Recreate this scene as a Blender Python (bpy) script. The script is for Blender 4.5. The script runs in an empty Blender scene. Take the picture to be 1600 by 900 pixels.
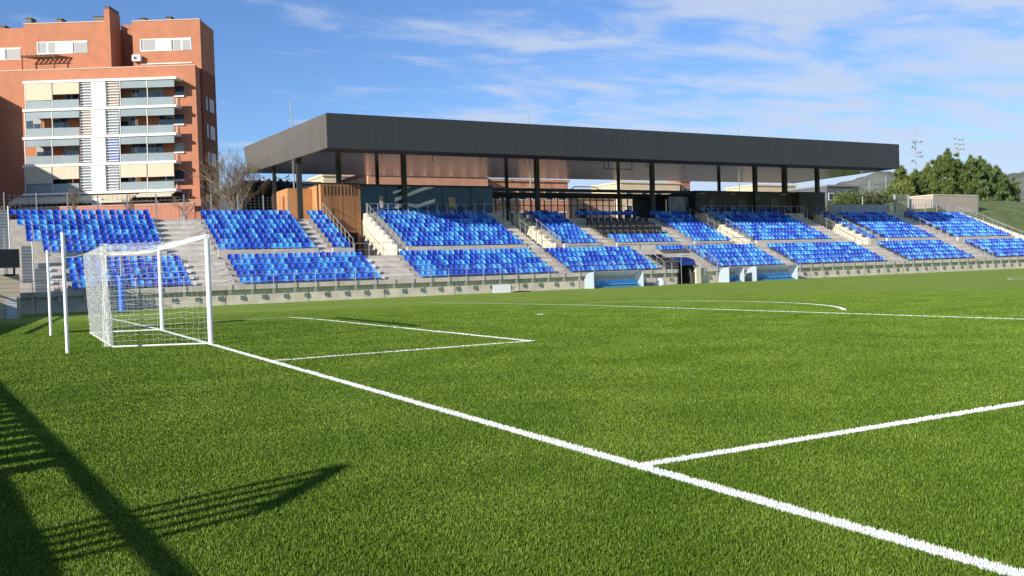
import bpy, math, random
import numpy as np
from mathutils import Vector, Matrix
random.seed(7); rng=np.random.default_rng(7)
scene=bpy.context.scene; COL=scene.collection
R_=math.radians
# ------------------------------------------------------------------ camera
CAM=np.array([-4.153,-25.765,1.53]); YAW,PIT,ROLL,FPX=1.0664,-.0210,-.0323,1437.7
Fv=np.array([math.cos(YAW)*math.cos(PIT),math.sin(YAW)*math.cos(PIT),math.sin(PIT)])
Rv=np.array([math.sin(YAW),-math.cos(YAW),0.]); Uv=np.cross(Rv,Fv)
R2=Rv*math.cos(ROLL)+Uv*math.sin(ROLL); U2=Uv*math.cos(ROLL)-Rv*math.sin(ROLL)
cam=bpy.data.objects.new('camera',bpy.data.cameras.new('camera')); COL.objects.link(cam)
M=Matrix(((R2[0],U2[0],-Fv[0],CAM[0]),(R2[1],U2[1],-Fv[1],CAM[1]),(R2[2],U2[2],-Fv[2],CAM[2]),(0,0,0,1)))
cam.matrix_world=M
cam.data.sensor_width=36; cam.data.lens=FPX/1600*36; cam.data.clip_end=6000; cam.data.clip_start=.1
scene.camera=cam
# ------------------------------------------------------------------ light
SUN=Vector((2.42,.80,-1.0)).normalized()
elev=math.asin(-SUN.z); srot=math.atan2(-SUN.x,-SUN.y)
w=bpy.data.worlds.new('World'); scene.world=w; w.use_nodes=True
nt=w.node_tree; N=nt.nodes; Lk=nt.links; N.clear()
def wn(t,**k):
    n=N.new(t)
    for a,b in k.items(): setattr(n,a,b)
    return n
sky=wn('ShaderNodeTexSky',sky_type='NISHITA',sun_disc=False,sun_elevation=elev,sun_rotation=srot,air_density=1.0,dust_density=.35,ozone_density=2.2,altitude=50)
tc=wn('ShaderNodeTexCoord'); sep=wn('ShaderNodeSeparateXYZ'); Lk.new(tc.outputs['Generated'],sep.inputs[0])
# project the view direction on a cloud layer plane
mx=wn('ShaderNodeMath',operation='MAXIMUM'); Lk.new(sep.outputs['Z'],mx.inputs[0]); mx.inputs[1].default_value=.0
ad=wn('ShaderNodeMath',operation='ADD'); Lk.new(mx.outputs[0],ad.inputs[0]); ad.inputs[1].default_value=.055
dx=wn('ShaderNodeMath',operation='DIVIDE'); Lk.new(sep.outputs['X'],dx.inputs[0]); Lk.new(ad.outputs[0],dx.inputs[1])
dy=wn('ShaderNodeMath',operation='DIVIDE'); Lk.new(sep.outputs['Y'],dy.inputs[0]); Lk.new(ad.outputs[0],dy.inputs[1])
cb=wn('ShaderNodeCombineXYZ'); Lk.new(dx.outputs[0],cb.inputs[0]); Lk.new(dy.outputs[0],cb.inputs[1])
mp=wn('ShaderNodeMapping'); mp.inputs['Rotation'].default_value=(0,0,R_(-24)); mp.inputs['Scale'].default_value=(.75,1.25,1); mp.inputs['Location'].default_value=(1.3,.35,0)
Lk.new(cb.outputs[0],mp.inputs[0])
n1=wn('ShaderNodeTexNoise'); n1.inputs['Scale'].default_value=2.4; n1.inputs['Detail'].default_value=10; n1.inputs['Roughness'].default_value=.60; n1.inputs['Distortion'].default_value=.35
Lk.new(mp.outputs[0],n1.inputs['Vector'])
n2=wn('ShaderNodeTexNoise'); n2.inputs['Scale'].default_value=.32; n2.inputs['Detail'].default_value=3; Lk.new(mp.outputs[0],n2.inputs['Vector'])
# clouds thicken towards the east (right of the stand)
gx=wn('ShaderNodeMapRange'); gx.inputs['From Min'].default_value=.15; gx.inputs['From Max'].default_value=.72; gx.inputs['To Min'].default_value=-.25; gx.inputs['To Max'].default_value=-.02
Lk.new(sep.outputs['X'],gx.inputs[0])
s1=wn('ShaderNodeMath',operation='MULTIPLY_ADD'); Lk.new(n2.outputs[0],s1.inputs[0]); s1.inputs[1].default_value=.55; Lk.new(n1.outputs[0],s1.inputs[2])
s2=wn('ShaderNodeMath',operation='ADD'); Lk.new(s1.outputs[0],s2.inputs[0]); Lk.new(gx.outputs[0],s2.inputs[1])
cr=wn('ShaderNodeMapRange',interpolation_type='SMOOTHSTEP'); cr.inputs['From Min'].default_value=.58; cr.inputs['From Max'].default_value=.88; cr.inputs['To Max'].default_value=.80
gz_=wn('ShaderNodeMapRange'); gz_.inputs['From Min'].default_value=.06; gz_.inputs['From Max'].default_value=.30; gz_.inputs['To Min'].default_value=.10; gz_.inputs['To Max'].default_value=.0
Lk.new(sep.outputs['Z'],gz_.inputs[0]); s3=wn('ShaderNodeMath',operation='ADD'); Lk.new(s2.outputs[0],s3.inputs[0]); Lk.new(gz_.outputs[0],s3.inputs[1])
Lk.new(s3.outputs[0],cr.inputs[0])
mixc=wn('ShaderNodeMix',data_type='RGBA'); Lk.new(cr.outputs[0],mixc.inputs['Factor'])
tint=wn('ShaderNodeMix',data_type='RGBA',blend_type='MULTIPLY'); tint.inputs['Factor'].default_value=1
Lk.new(sky.outputs[0],tint.inputs['A']); tint.inputs['B'].default_value=(.68,.88,1.24,1)
Lk.new(tint.outputs['Result'],mixc.inputs['A']); mixc.inputs['B'].default_value=(4.6,5.25,6.5,1)
bg=wn('ShaderNodeBackground'); bg.inputs['Strength'].default_value=.093
Lk.new(mixc.outputs['Result'],bg.inputs[0])
wo=wn('ShaderNodeOutputWorld'); Lk.new(bg.outputs[0],wo.inputs[0])
sun=bpy.data.objects.new('sun',bpy.data.lights.new('sun','SUN')); COL.objects.link(sun)
sun.data.energy=5.0; sun.data.angle=R_(.53); sun.data.color=(1,.93,.82)
sun.rotation_mode='QUATERNION'; sun.rotation_quaternion=SUN.to_track_quat('-Z','Y')
sun.location=(-60,-20,60)
scene.view_settings.view_transform='Standard'; scene.view_settings.look='None'
scene.view_settings.exposure=0.5; scene.view_settings.gamma=1
# ------------------------------------------------------------------ helpers
def pix_dir(px,py): return Fv*FPX+R2*(px-800)-U2*(py-450)
def onY(px,py,Y): d=pix_dir(px,py); return CAM+d*(Y-CAM[1])/d[1]
Dv=np.array([math.cos(YAW),math.sin(YAW),0.])
def AW(px,py,wd):                      # building frame: u along the facade, z up, at depth wd
    d=pix_dir(px,py); s=wd/(d@Dv); return (d@Rv)*s, CAM[2]+d[2]*s
def gz(y): return -.28*np.clip((np.asarray(y,float)-5)/32,0,1)

MATS={}
def mat(name,col,rough=.7,metal=0.,var=.0,scale=4.,col2=None,bump=0.,bscale=20.,alpha=1.,trans=0.,spec=.5,emit=None,stretch=None,coat=0.):
    if name in MATS: return MATS[name]
    m=bpy.data.materials.new(name); m.use_nodes=True; t=m.node_tree; b=t.nodes['Principled BSDF']
    b.inputs['Roughness'].default_value=rough; b.inputs['Metallic'].default_value=metal
    b.inputs['Specular IOR Level'].default_value=spec
    b.inputs['Base Color'].default_value=(*col,1)
    if alpha<1: b.inputs['Alpha'].default_value=alpha
    if trans: b.inputs['Transmission Weight'].default_value=trans
    if coat: b.inputs['Coat Weight'].default_value=coat
    co=t.nodes.new('ShaderNodeTexCoord'); v=co.outputs['Object']
    if stretch:
        mpn=t.nodes.new('ShaderNodeMapping'); mpn.inputs['Scale'].default_value=stretch; t.links.new(v,mpn.inputs[0]); v=mpn.outputs[0]
    if var>0 or col2:
        n=t.nodes.new('ShaderNodeTexNoise'); n.inputs['Scale'].default_value=scale; n.inputs['Detail'].default_value=6; n.inputs['Roughness'].default_value=.6
        t.links.new(v,n.inputs['Vector'])
        c2=col2 or tuple(c*(1-var) for c in col); c1=col if col2 else tuple(min(1,c*(1+var)) for c in col)
        r=t.nodes.new('ShaderNodeValToRGB'); r.color_ramp.elements[0].position=.33; r.color_ramp.elements[1].position=.67
        r.color_ramp.elements[0].color=(*c2,1); r.color_ramp.elements[1].color=(*c1,1)
        t.links.new(n.outputs[0],r.inputs[0]); t.links.new(r.outputs[0],b.inputs['Base Color'])
    if bump>0:
        n=t.nodes.new('ShaderNodeTexNoise'); n.inputs['Scale'].default_value=bscale; n.inputs['Detail'].default_value=4
        t.links.new(v,n.inputs['Vector']); bp=t.nodes.new('ShaderNodeBump'); bp.inputs['Strength'].default_value=bump; bp.inputs['Distance'].default_value=.02
        t.links.new(n.outputs[0],bp.inputs['Height']); t.links.new(bp.outputs[0],b.inputs['Normal'])
    if emit: b.inputs['Emission Color'].default_value=(*emit[:3],1); b.inputs['Emission Strength'].default_value=emit[3]
    MATS[name]=m; return m
def stripes(name,c1,c2,axis,scale,rough=.7,gap=.12,metal=0.,noise=.25,bump=.4):
    """boards / cladding: parallel lines across one object axis with per-board tone"""
    if name in MATS: return MATS[name]
    m=bpy.data.materials.new(name); m.use_nodes=True; t=m.node_tree; b=t.nodes['Principled BSDF']; b.inputs['Roughness'].default_value=rough; b.inputs['Metallic'].default_value=metal
    co=t.nodes.new('ShaderNodeTexCoord'); sp=t.nodes.new('ShaderNodeSeparateXYZ'); t.links.new(co.outputs['Object'],sp.inputs[0])
    ml=t.nodes.new('ShaderNodeMath'); ml.operation='MULTIPLY'; ml.inputs[1].default_value=scale; t.links.new(sp.outputs[axis],ml.inputs[0])
    fl=t.nodes.new('ShaderNodeMath'); fl.operation='FLOOR'; t.links.new(ml.outputs[0],fl.inputs[0])
    fr=t.nodes.new('ShaderNodeMath'); fr.operation='FRACT'; t.links.new(ml.outputs[0],fr.inputs[0])
    wnz=t.nodes.new('ShaderNodeTexWhiteNoise'); wnz.noise_dimensions='1D'; t.links.new(fl.outputs[0],wnz.inputs['W'])
    ns=t.nodes.new('ShaderNodeTexNoise'); ns.inputs['Scale'].default_value=1.5; ns.inputs['Detail'].default_value=5; t.links.new(co.outputs['Object'],ns.inputs['Vector'])
    av=t.nodes.new('ShaderNodeMix'); av.data_type='FLOAT'; av.inputs['Factor'].default_value=.5; t.links.new(wnz.outputs['Value'],av.inputs['A']); t.links.new(ns.outputs[0],av.inputs['B'])
    mr=t.nodes.new('ShaderNodeMapRange'); mr.inputs['From Min'].default_value=.5-noise-.05; mr.inputs['From Max'].default_value=.5+noise+.05; t.links.new(av.outputs['Result'],mr.inputs[0])
    mc=t.nodes.new('ShaderNodeMix'); mc.data_type='RGBA'; mc.inputs['A'].default_value=(*c1,1); mc.inputs['B'].default_value=(*c2,1); t.links.new(mr.outputs[0],mc.inputs['Factor'])
    gt=t.nodes.new('ShaderNodeMath'); gt.operation='GREATER_THAN'; gt.inputs[1].default_value=gap; t.links.new(fr.outputs[0],gt.inputs[0])
    mg=t.nodes.new('ShaderNodeMapRange'); mg.inputs['To Min'].default_value=.35; t.links.new(gt.outputs[0],mg.inputs[0])
    mm=t.nodes.new('ShaderNodeMix'); mm.data_type='RGBA'; mm.blend_type='MULTIPLY'; mm.inputs['Factor'].default_value=1
    t.links.new(mc.outputs['Result'],mm.inputs['A']); t.links.new(mg.outputs[0],mm.inputs['B']); t.links.new(mm.outputs['Result'],b.inputs['Base Color'])
    bp=t.nodes.new('ShaderNodeBump'); bp.inputs['Strength'].default_value=bump; bp.inputs['Distance'].default_value=.02; t.links.new(gt.outputs[0],bp.inputs['Height']); t.links.new(bp.outputs[0],b.inputs['Normal'])
    MATS[name]=m; return m

class MB:
    def __init__(s): s.v=[];s.f=[];s.m=[]
    def add(s,vs,fs,mi=0):
        o=len(s.v); s.v+= [tuple(map(float,p)) for p in vs]; s.f+=[tuple(i+o for i in f) for f in fs]; s.m+=[mi]*len(fs); return s
    def box(s,x0,x1,y0,y1,z0,z1,mi=0):
        if x0>x1:x0,x1=x1,x0
        if y0>y1:y0,y1=y1,y0
        if z0>z1:z0,z1=z1,z0
        return s.add([(x0,y0,z0),(x1,y0,z0),(x1,y1,z0),(x0,y1,z0),(x0,y0,z1),(x1,y0,z1),(x1,y1,z1),(x0,y1,z1)],
          [(0,3,2,1),(4,5,6,7),(0,1,5,4),(1,2,6,5),(2,3,7,6),(3,0,4,7)],mi)
    def tube(s,p,q,r,n=6,r2=None,mi=0,cap=True):
        p=np.array(p,float);q=np.array(q,float);d=q-p;L=np.linalg.norm(d)
        if L<1e-6:return s
        d/=L;a=np.cross(d,[0,0,1] if abs(d[2])<.9 else [1,0,0]);a/=np.linalg.norm(a);b=np.cross(d,a);r2=r if r2 is None else r2
        vs=[];
        for P,rr in((p,r),(q,r2)):
            for i in range(n):
                t=2*math.pi*i/n; vs.append(P+(a*math.cos(t)+b*math.sin(t))*rr)
        fs=[(i,(i+1)%n,n+(i+1)%n,n+i) for i in range(n)]
        if cap: fs+=[tuple(range(n-1,-1,-1)),tuple(range(n,2*n))]
        return s.add(vs,fs,mi)
    def path(s,pts,r,n=6,mi=0):
        for a,b in zip(pts[:-1],pts[1:]): s.tube(a,b,r,n,mi=mi)
        return s
    def prism(s,poly,axis,a,b,mi=0):
        """poly: list of 2-tuples in the two other axes, extruded along axis"""
        def P(u,v,t): return {'x':(t,u,v),'y':(u,t,v),'z':(u,v,t)}[axis]
        n=len(poly); vs=[P(u,v,a) for u,v in poly]+[P(u,v,b) for u,v in poly]
        fs=[(i,(i+1)%n,n+(i+1)%n,n+i) for i in range(n)]+[tuple(range(n-1,-1,-1)),tuple(range(n,2*n))]
        return s.add(vs,fs,mi)
    def build(s,name,ms,parent=None,smooth=False):
        me=bpy.data.meshes.new(name); me.from_pydata(s.v,[],s.f)
        for m in (ms if isinstance(ms,(list,tuple)) else [ms]): me.materials.append(m)
        if any(s.m): me.polygons.foreach_set('material_index',s.m)
        me.validate()
        o=bpy.data.objects.new(name,me); COL.objects.link(o)
        import bmesh as bmm
        bm=bmm.new(); bm.from_mesh(me); bmm.ops.recalc_face_normals(bm,faces=bm.faces); bm.to_mesh(me); bm.free()
        if smooth: me.polygons.foreach_set('use_smooth',[True]*len(me.polygons))
        if parent: o.parent=parent
        return o
def np_mesh(name,V,F,ms,mi=None):
    me=bpy.data.meshes.new(name); V=np.asarray(V,np.float32); F=np.asarray(F,np.int32); k=F.shape[1]
    me.vertices.add(len(V)); me.vertices.foreach_set('co',V.ravel()); me.loops.add(F.size); me.loops.foreach_set('vertex_index',F.ravel())
    me.polygons.add(len(F)); me.polygons.foreach_set('loop_start',np.arange(0,F.size,k,dtype=np.int32)); me.polygons.foreach_set('loop_total',np.full(len(F),k,np.int32))
    for m in (ms if isinstance(ms,(list,tuple)) else [ms]): me.materials.append(m)
    if mi is not None: me.polygons.foreach_set('material_index',np.asarray(mi,np.int32))
    me.update(calc_edges=True); o=bpy.data.objects.new(name,me); COL.objects.link(o); return o
def tag(o,label=None,cat=None,group=None,kind=None):
    if label:o['label']=label
    if cat:o['category']=cat
    if group:o['group']=group
    if kind:o['kind']=kind
    return o
def thing(name,label,cat,loc=(0,0,0),rz=0,group=None):
    o=bpy.data.objects.new(name,None); COL.objects.link(o); o.location=loc; o.rotation_euler=(0,0,rz); o.empty_display_size=.2
    return tag(o,label,cat,group)
ORD='zeroth first second third fourth fifth sixth seventh eighth ninth tenth eleventh twelfth thirteenth fourteenth fifteenth sixteenth seventeenth eighteenth nineteenth twentieth twenty-first twenty-second twenty-third twenty-fourth twenty-fifth twenty-sixth twenty-seventh'.split()

# materials
concrete=mat('concrete',(.50,.455,.39),.9,var=.16,scale=1.3,bump=.3,bscale=30)
concrete_w=mat('wall_concrete',(.58,.52,.43),.9,var=.18,scale=.9,bump=.25,bscale=25)
concrete_l=mat('pale_concrete',(.62,.56,.43),.9,var=.08,scale=2)
white=mat('white_paint',(.80,.80,.80),.35,var=.04,scale=8)
steel=mat('galvanised_steel',(.42,.42,.41),.45,.6,var=.1,scale=6)
dark=mat('dark_metal',(.025,.025,.028),.5,.2,var=.15,scale=3)
brick=mat('orange_brick',(.43,.172,.092),.9,var=.09,scale=.7,bump=.2,bscale=14)
brick_pale=mat('pink_brick',(.46,.19,.115),.9,var=.10,scale=1.)
blueD=mat('deep_blue_plastic',(.015,.068,.46),.4,var=.15,scale=3)
blueM=mat('royal_blue_plastic',(.028,.145,.62),.4,var=.12,scale=3)
blueL=mat('sky_blue_plastic',(.075,.32,.78),.4,var=.12,scale=3)

# ------------------------------------------------------------------ pitch and ground
def turf_mat():
    m=bpy.data.materials.new('turf'); m.use_nodes=True; t=m.node_tree; b=t.nodes['Principled BSDF']; b.inputs['Roughness'].default_value=.85; b.inputs['Specular IOR Level'].default_value=.08
    co=t.nodes.new('ShaderNodeTexCoord')
    def noise(s,d=4,r=.6):
        n=t.nodes.new('ShaderNodeTexNoise'); n.inputs['Scale'].default_value=s; n.inputs['Detail'].default_value=d; n.inputs['Roughness'].default_value=r; t.links.new(co.outputs['Object'],n.inputs['Vector']); return n
    a=noise(.35,5); f=noise(38,4,.7); g=noise(5,4,.65)
    s=t.nodes.new('ShaderNodeMath'); s.operation='MULTIPLY_ADD'; t.links.new(f.outputs[0],s.inputs[0]); s.inputs[1].default_value=.9; t.links.new(g.outputs[0],s.inputs[2])
    s2=t.nodes.new('ShaderNodeMath'); s2.operation='MULTIPLY_ADD'; t.links.new(a.outputs[0],s2.inputs[0]); s2.inputs[1].default_value=.5; t.links.new(s.outputs[0],s2.inputs[2])
    r=t.nodes.new('ShaderNodeValToRGB'); e=r.color_ramp.elements; e[0].position=.85; e[1].position=1.5
    mr=t.nodes.new('ShaderNodeMapRange'); mr.inputs['From Min'].default_value=.85; mr.inputs['From Max'].default_value=1.5; t.links.new(s2.outputs[0],mr.inputs[0])
    e[0].position=0; e[1].position=1; e[0].color=(.135,.205,.022,1); e[1].color=(.295,.395,.060,1); t.links.new(mr.outputs[0],r.inputs[0])
    t.links.new(r.outputs[0],b.inputs['Base Color'])
    bp=t.nodes.new('ShaderNodeBump'); bp.inputs['Strength'].default_value=.8; bp.inputs['Distance'].default_value=.03; t.links.new(f.outputs[0],bp.inputs['Height']); t.links.new(bp.outputs[0],b.inputs['Normal'])
    return m
turf=turf_mat()
ys=[-400,-60,5,37,37.4]
xs=[-400,400]
o=np_mesh('pitch',[(x,y,float(gz(y))) for y in ys for x in xs],[(2*i,2*i+1,2*i+3,2*i+2) for i in range(len(ys)-1)],turf); tag(o,kind='structure')
line_m=mat('line_paint',(.78,.80,.74),.8,var=.07,scale=30)
LM=MB(); LINES=[]
def gline(x0,y0,x1,y1,wd=.12):
    LINES.append((x0,y0,x1,y1,wd)); n=max(2,int(math.hypot(x1-x0,y1-y0)/2)); dx,dy=x1-x0,y1-y0; L=math.hypot(dx,dy); nx,ny=-dy/L*wd/2,dx/L*wd/2
    vs=[]
    for i in range(n+1):
        x=x0+dx*i/n;y=y0+dy*i/n
        for s in(1,-1): X,Y=x+nx*s,y+ny*s; vs.append((X,Y,float(gz(Y))+.006))
    LM.add(vs,[(2*i,2*i+1,2*i+3,2*i+2) for i in range(n)])
def arc(cx,cy,r,a0,a1,n=40,wd=.12):
    vs=[]
    for i in range(n+1):
        a=a0+(a1-a0)*i/n
        for rr in(r-wd/2,r+wd/2): X,Y=cx+rr*math.cos(a),cy+rr*math.sin(a); vs.append((X,Y,float(gz(Y))+.006))
    LM.add(vs,[(2*i,2*i+1,2*i+3,2*i+2) for i in range(n)])
PAF=19.7
gline(0,-34,0,31)
gline(.06,-9.12,5.5,-9.12); gline(.06,8.6,5.3,8.6); gline(5.44,-9.06,5.24,8.66)
gline(.06,-20.13,16.5,-20.13); gline(16.2,-20.07,15.6,PAF); gline(.06,PAF,15.6,PAF,.10)
gline(0,31,106,31,.10); gline(52.8,-34,52.8,31,.1)
a0=math.asin(7.3/9.15); arc(11.1,0,9.3,-.83,.86)
arc(11.2,.2,.12,0,6.28,12,.16); arc(52.8,0,9.15,0,2*math.pi,80)
tag(LM.build('pitch_marking',line_m),kind='structure')
# turf blades near the photographer
def blades(n,rmax,rmin,seed):
    g=np.random.default_rng(seed)
    u=g.random(n); r=(math.sqrt(rmin)+(math.sqrt(rmax)-math.sqrt(rmin))*u)**2
    th=YAW+(g.random(n)-.5)*R_(68)
    x=CAM[0]+r*np.cos(th); y=CAM[1]+r*np.sin(th)
    h=(.009+.012*g.random(n))*np.clip((44-r)/22,.05,1)+.004; wd=(.0016+.00042*r)*(.7+.6*g.random(n)); az=g.random(n)*2*np.pi; lean=(g.random(n)-.35)*.9*h; la=g.normal(0.3,1.6,n)
    z=gz(y); 
    dxs,dys=np.cos(az)*wd,np.sin(az)*wd
    tip=np.stack([x+np.cos(la)*lean,y+np.sin(la)*lean,z+h],1); a=np.stack([x-dxs,y-dys,z-.002],1); b=np.stack([x+dxs,y+dys,z-.002],1)
    V=np.stack([a,b,tip],1).reshape(-1,3); F=np.arange(3*n).reshape(-1,3)
    on=np.zeros(n,bool)
    for (x0,y0,x1,y1,lw) in LINES:
        L=math.hypot(x1-x0,y1-y0); t=((x-x0)*(x1-x0)+(y-y0)*(y1-y0))/L; d=np.abs((x-x0)*(y1-y0)-(y-y0)*(x1-x0))/L
        on|=(d<lw/2+.004)&(t>-.03)&(t<L+.03)
    for cx,cy,rr,lo,hi in ((11.1,0,9.3,-.83,.86),(11.2,.2,.06,-4,4)):
        dd=np.hypot(x-cx,y-cy); aa=np.arctan2(y-cy,x-cx); on|=(np.abs(dd-rr)<.07)&(aa>lo)&(aa<hi)
    return V,F,on.astype(np.int32)
def blade_mat():
    m=bpy.data.materials.new('turf_blade'); m.use_nodes=True; t=m.node_tree; b=t.nodes['Principled BSDF']; b.inputs['Roughness'].default_value=.6; b.inputs['Specular IOR Level'].default_value=.12
    gm=t.nodes.new('ShaderNodeNewGeometry'); r=t.nodes.new('ShaderNodeValToRGB'); e=r.color_ramp.elements
    e[0].color=(.040,.092,.004,1); e[1].color=(.200,.280,.045,1); e.new(.5).color=(.083,.150,.011,1)
    co=t.nodes.new('ShaderNodeTexCoord'); n=t.nodes.new('ShaderNodeTexNoise'); n.inputs['Scale'].default_value=.7; n.inputs['Detail'].default_value=5; t.links.new(co.outputs['Object'],n.inputs['Vector'])
    a=t.nodes.new('ShaderNodeMath'); a.operation='MULTIPLY_ADD'; t.links.new(n.outputs[0],a.inputs[0]); a.inputs[1].default_value=.95; a.inputs[2].default_value=-.49
    s=t.nodes.new('ShaderNodeMath'); s.operation='ADD'; t.links.new(gm.outputs['Random Per Island'],s.inputs[0]); t.links.new(a.outputs[0],s.inputs[1])
    t.links.new(s.outputs[0],r.inputs[0]); t.links.new(r.outputs[0],b.inputs['Base Color'])
    return m
wblade=mat('white_turf_blade',(.82,.83,.78),.6)
V,F,on=blades(1900000,44,3.2,3)
tag(np_mesh('turf_blades',V,F,[blade_mat(),wblade],on),'short green artificial grass blades covering the pitch','grass',kind='stuff')

# raised ground behind the stand, embankment on the right
asphalt=mat('asphalt',(.10,.10,.10),.9,var=.2,scale=.5)
bank_m=mat('bank_grass',(.10,.135,.035),.95,var=.3,scale=.6,bump=.6,bscale=12)
tag(MB().add([(-300,51.2,6.2),(105.3,51.2,6.2),(105.3,900,6.2),(-300,900,6.2)],[(0,1,2,3)]).build('ground',asphalt),kind='structure')
def bank(x,y):
    t=np.clip((y-38)/24,0,1); s=np.clip((x-105.2)/6,0,1)
    q=np.clip((y-66)/11,0,1); q=q*q*(3-2*q)
    return (-.28+(9.4+.28)*(t*t*(3-2*t))*(.86+.14*s)+.12*math.sin(x*.35)+.1*math.sin(y*.4))*(1-q)+6.1*q
nx,ny=50,44; X=np.linspace(105.3,260,nx); Y=np.linspace(37.0,80,ny)
V=[(x,y,float(bank(x,y))) for y in Y for x in X]
o=np_mesh('embankment',V,[(j*nx+i,j*nx+i+1,(j+1)*nx+i+1,(j+1)*nx+i) for j in range(ny-1) for i in range(nx-1)],bank_m); tag(o,kind='structure')
for p in o.data.polygons: p.use_smooth=True
X=np.linspace(88,105.28,20); Y=np.linspace(51.3,80,24)
def bank2(x,y):
    f=np.clip((x-91.5)/12.5,0,1); f=f*f*(3-2*f); h=max(float(bank(105.3,max(y,60))) if y<66 else float(bank(105.3,y)),6.1); e=np.clip((y-51.3)/2.5,.55,1)
    return 6.1+(h-6.1)*f*e
V=[(x,y,float(bank2(x,y))+.06) for y in Y for x in X]
o=np_mesh('embankment',V,[(j*20+i,j*20+i+1,(j+1)*20+i+1,(j+1)*20+i) for j in range(23) for i in range(19)],bank_m); tag(o,kind='structure')
for p in o.data.polygons: p.use_smooth=True
tag(MB().add([(105.3,80,6.15),(3000,80,6.15),(3000,1500,6.15),(105.3,1500,6.15)],[(0,1,2,3)]).add([(260,-400,-.3),(3000,-400,-.3),(3000,80,6.1),(260,80,6.1)],[(0,1,2,3)]).build('far_ground',mat('far_scrub',(.15,.135,.10),1,var=.3,scale=.05)),kind='structure')
# hills
hill_m=mat('hazy_hill_scrub',(.21,.20,.16),1,col2=(.095,.115,.085),scale=.035,bump=.5,bscale=.2)  # distance haze put into the greyed, brightened scrub colour
prof=[(-400,300),(900,298),(1180,300),(1270,296),(1310,286),(1340,279),(1362,271),(1376,266),(1395,269),(1410,277),(1440,287),(1480,291),(1530,290),(1560,277),(1580,271),(1600,268),(1640,262),(1720,268),(1900,280)]
pxs=np.linspace(-400,1900,240); pys=np.interp(pxs,[a for a,b in prof],[b for a,b in prof])
V=[];K=10
for i,(px,py) in enumerate(zip(pxs,pys)):
    d=pix_dir(px,py); s=1500/(d@Dv); top=CAM+d*s; base=CAM+d*(1050/(d@Dv))
    for k in range(K+1):
        t=k/K; P=base*(1-t)+top*t; h=8+(top[2]-8)*(t**.75)+(0 if k in(0,K) else 5*math.sin(i*.7+k*1.9)*t); V.append((P[0],P[1],h+ (1.2*math.sin(i*2.3) if k==K else 0)))
    P=CAM+d*(1900/(d@Dv)); V.append((P[0],P[1],0))
kk=K+2; n=len(pxs)
o=np_mesh('hills',V,[(i*kk+k,(i+1)*kk+k,(i+1)*kk+k+1,i*kk+k+1) for i in range(n-1) for k in range(kk-1)],hill_m); tag(o,kind='structure')
for p in o.data.polygons: p.use_smooth=True

# ------------------------------------------------------------------ grandstand
LOW={'A':(-.43,6.79,5),'B':(9.97,20.18,5),'C':(23.24,35.01,5),'D':(36.67,45.7,5),'F':(52.22,60.51,5),'G':(62.39,74.89,5),'H':(78.43,89.07,5),'I':(93.26,104.2,5)}
UP={'A':(-3.66,5.89,8),'B':(9.64,16.82,8),'Bs':(18.2,19.7,8),'C':(24.35,35.13,8),'D':(39.2,42.91,8),'E':(44.88,51.76,2),'F':(53.94,58.71,8),'G':(61.83,72.61,8),'Gs':(78.3,79.8,8),'H':(81.09,89.53,8),'I':(93.19,103.8,8)}
VOID=[(19.85,23.4),(36.9,38.3),(58.9,61.0),(75.9,78.1)]
DY,DZ=.92,.42
X0,X1=-4.4,105.2
stand=thing('grandstand','long concrete grandstand with blue seats along the far touchline','grandstand',(0,37,0))
def lp(mb,name,m,**k):       # part of the stand given in world coordinates
    mb.v=[(a,b-37,c) for a,b,c in mb.v]; return mb.build(name,m,stand,**k)
g=MB()
TX0,TX1=46.75,48.5           # players' tunnel through the lower tier
for (a,b) in ((X0,TX0),(TX1,X1)):
    for r in range(5): g.box(a,b,37.6+DY*r,42.9,(-.3 if r==0 else .78+DZ*(r-1)),.78+DZ*r-.002*0)
g.box(TX0,TX1,41.3,42.9,-.3,2.46)
g.box(X0,X1,42.22,42.9,2.44,2.9)
lp(g,'lower_terrace',concrete)
def upper_spans():
    s=[];x=X0
    for a,b in VOID: s.append((x,a));x=b
    s.append((x,X1)); return s
g=MB()
for (a,b) in upper_spans():
    for r in range(8): g.box(a,b,42.9+DY*r,51.2,(-.3 if r==0 else 3.26+DZ*(r-1)),3.26+DZ*r)
for a,b in VOID: g.box(a,b,42.9,51.2,-.3,2.9)
lp(g,'upper_terrace',concrete)
g=MB()
for k,(a,b,n_) in UP.items(): g.box(a-.12,b+.12,42.74,43.02,2.9,3.56)
lp(g,'front_kerb',concrete_l if False else concrete)
# cream side walls beside the openings (stepped)
for a,b in VOID:
    g=MB()
    for r in range(8): g.box(b-.06,b+.16,42.9+DY*r,42.9+DY*(r+1),2.92,3.26+DZ*r+.42)
    lp(g,'cream_side_wall',concrete_l)
g=MB(); g.box(X0,TX0,36.9,37.6,-.5,.72); g.box(TX1,X1,36.9,37.6,-.5,.72)
lp(g,'front_wall',concrete_w)
g=MB(); g.box(X0,TX0,36.62,37.75,.72,1.03); g.box(TX1,X1,36.62,37.75,.72,1.03)
lp(g,'wall_coping',concrete)
g=MB(); x=-2.5
while x<X1-1:
    if not(TX0-.3<x<TX1+.3): g.box(x-.012,x+.012,36.885,36.9,-.3,.70)
    x+=5.6
lp(g,'wall_joint',mat('joint',(.08,.08,.075),.9))
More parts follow.
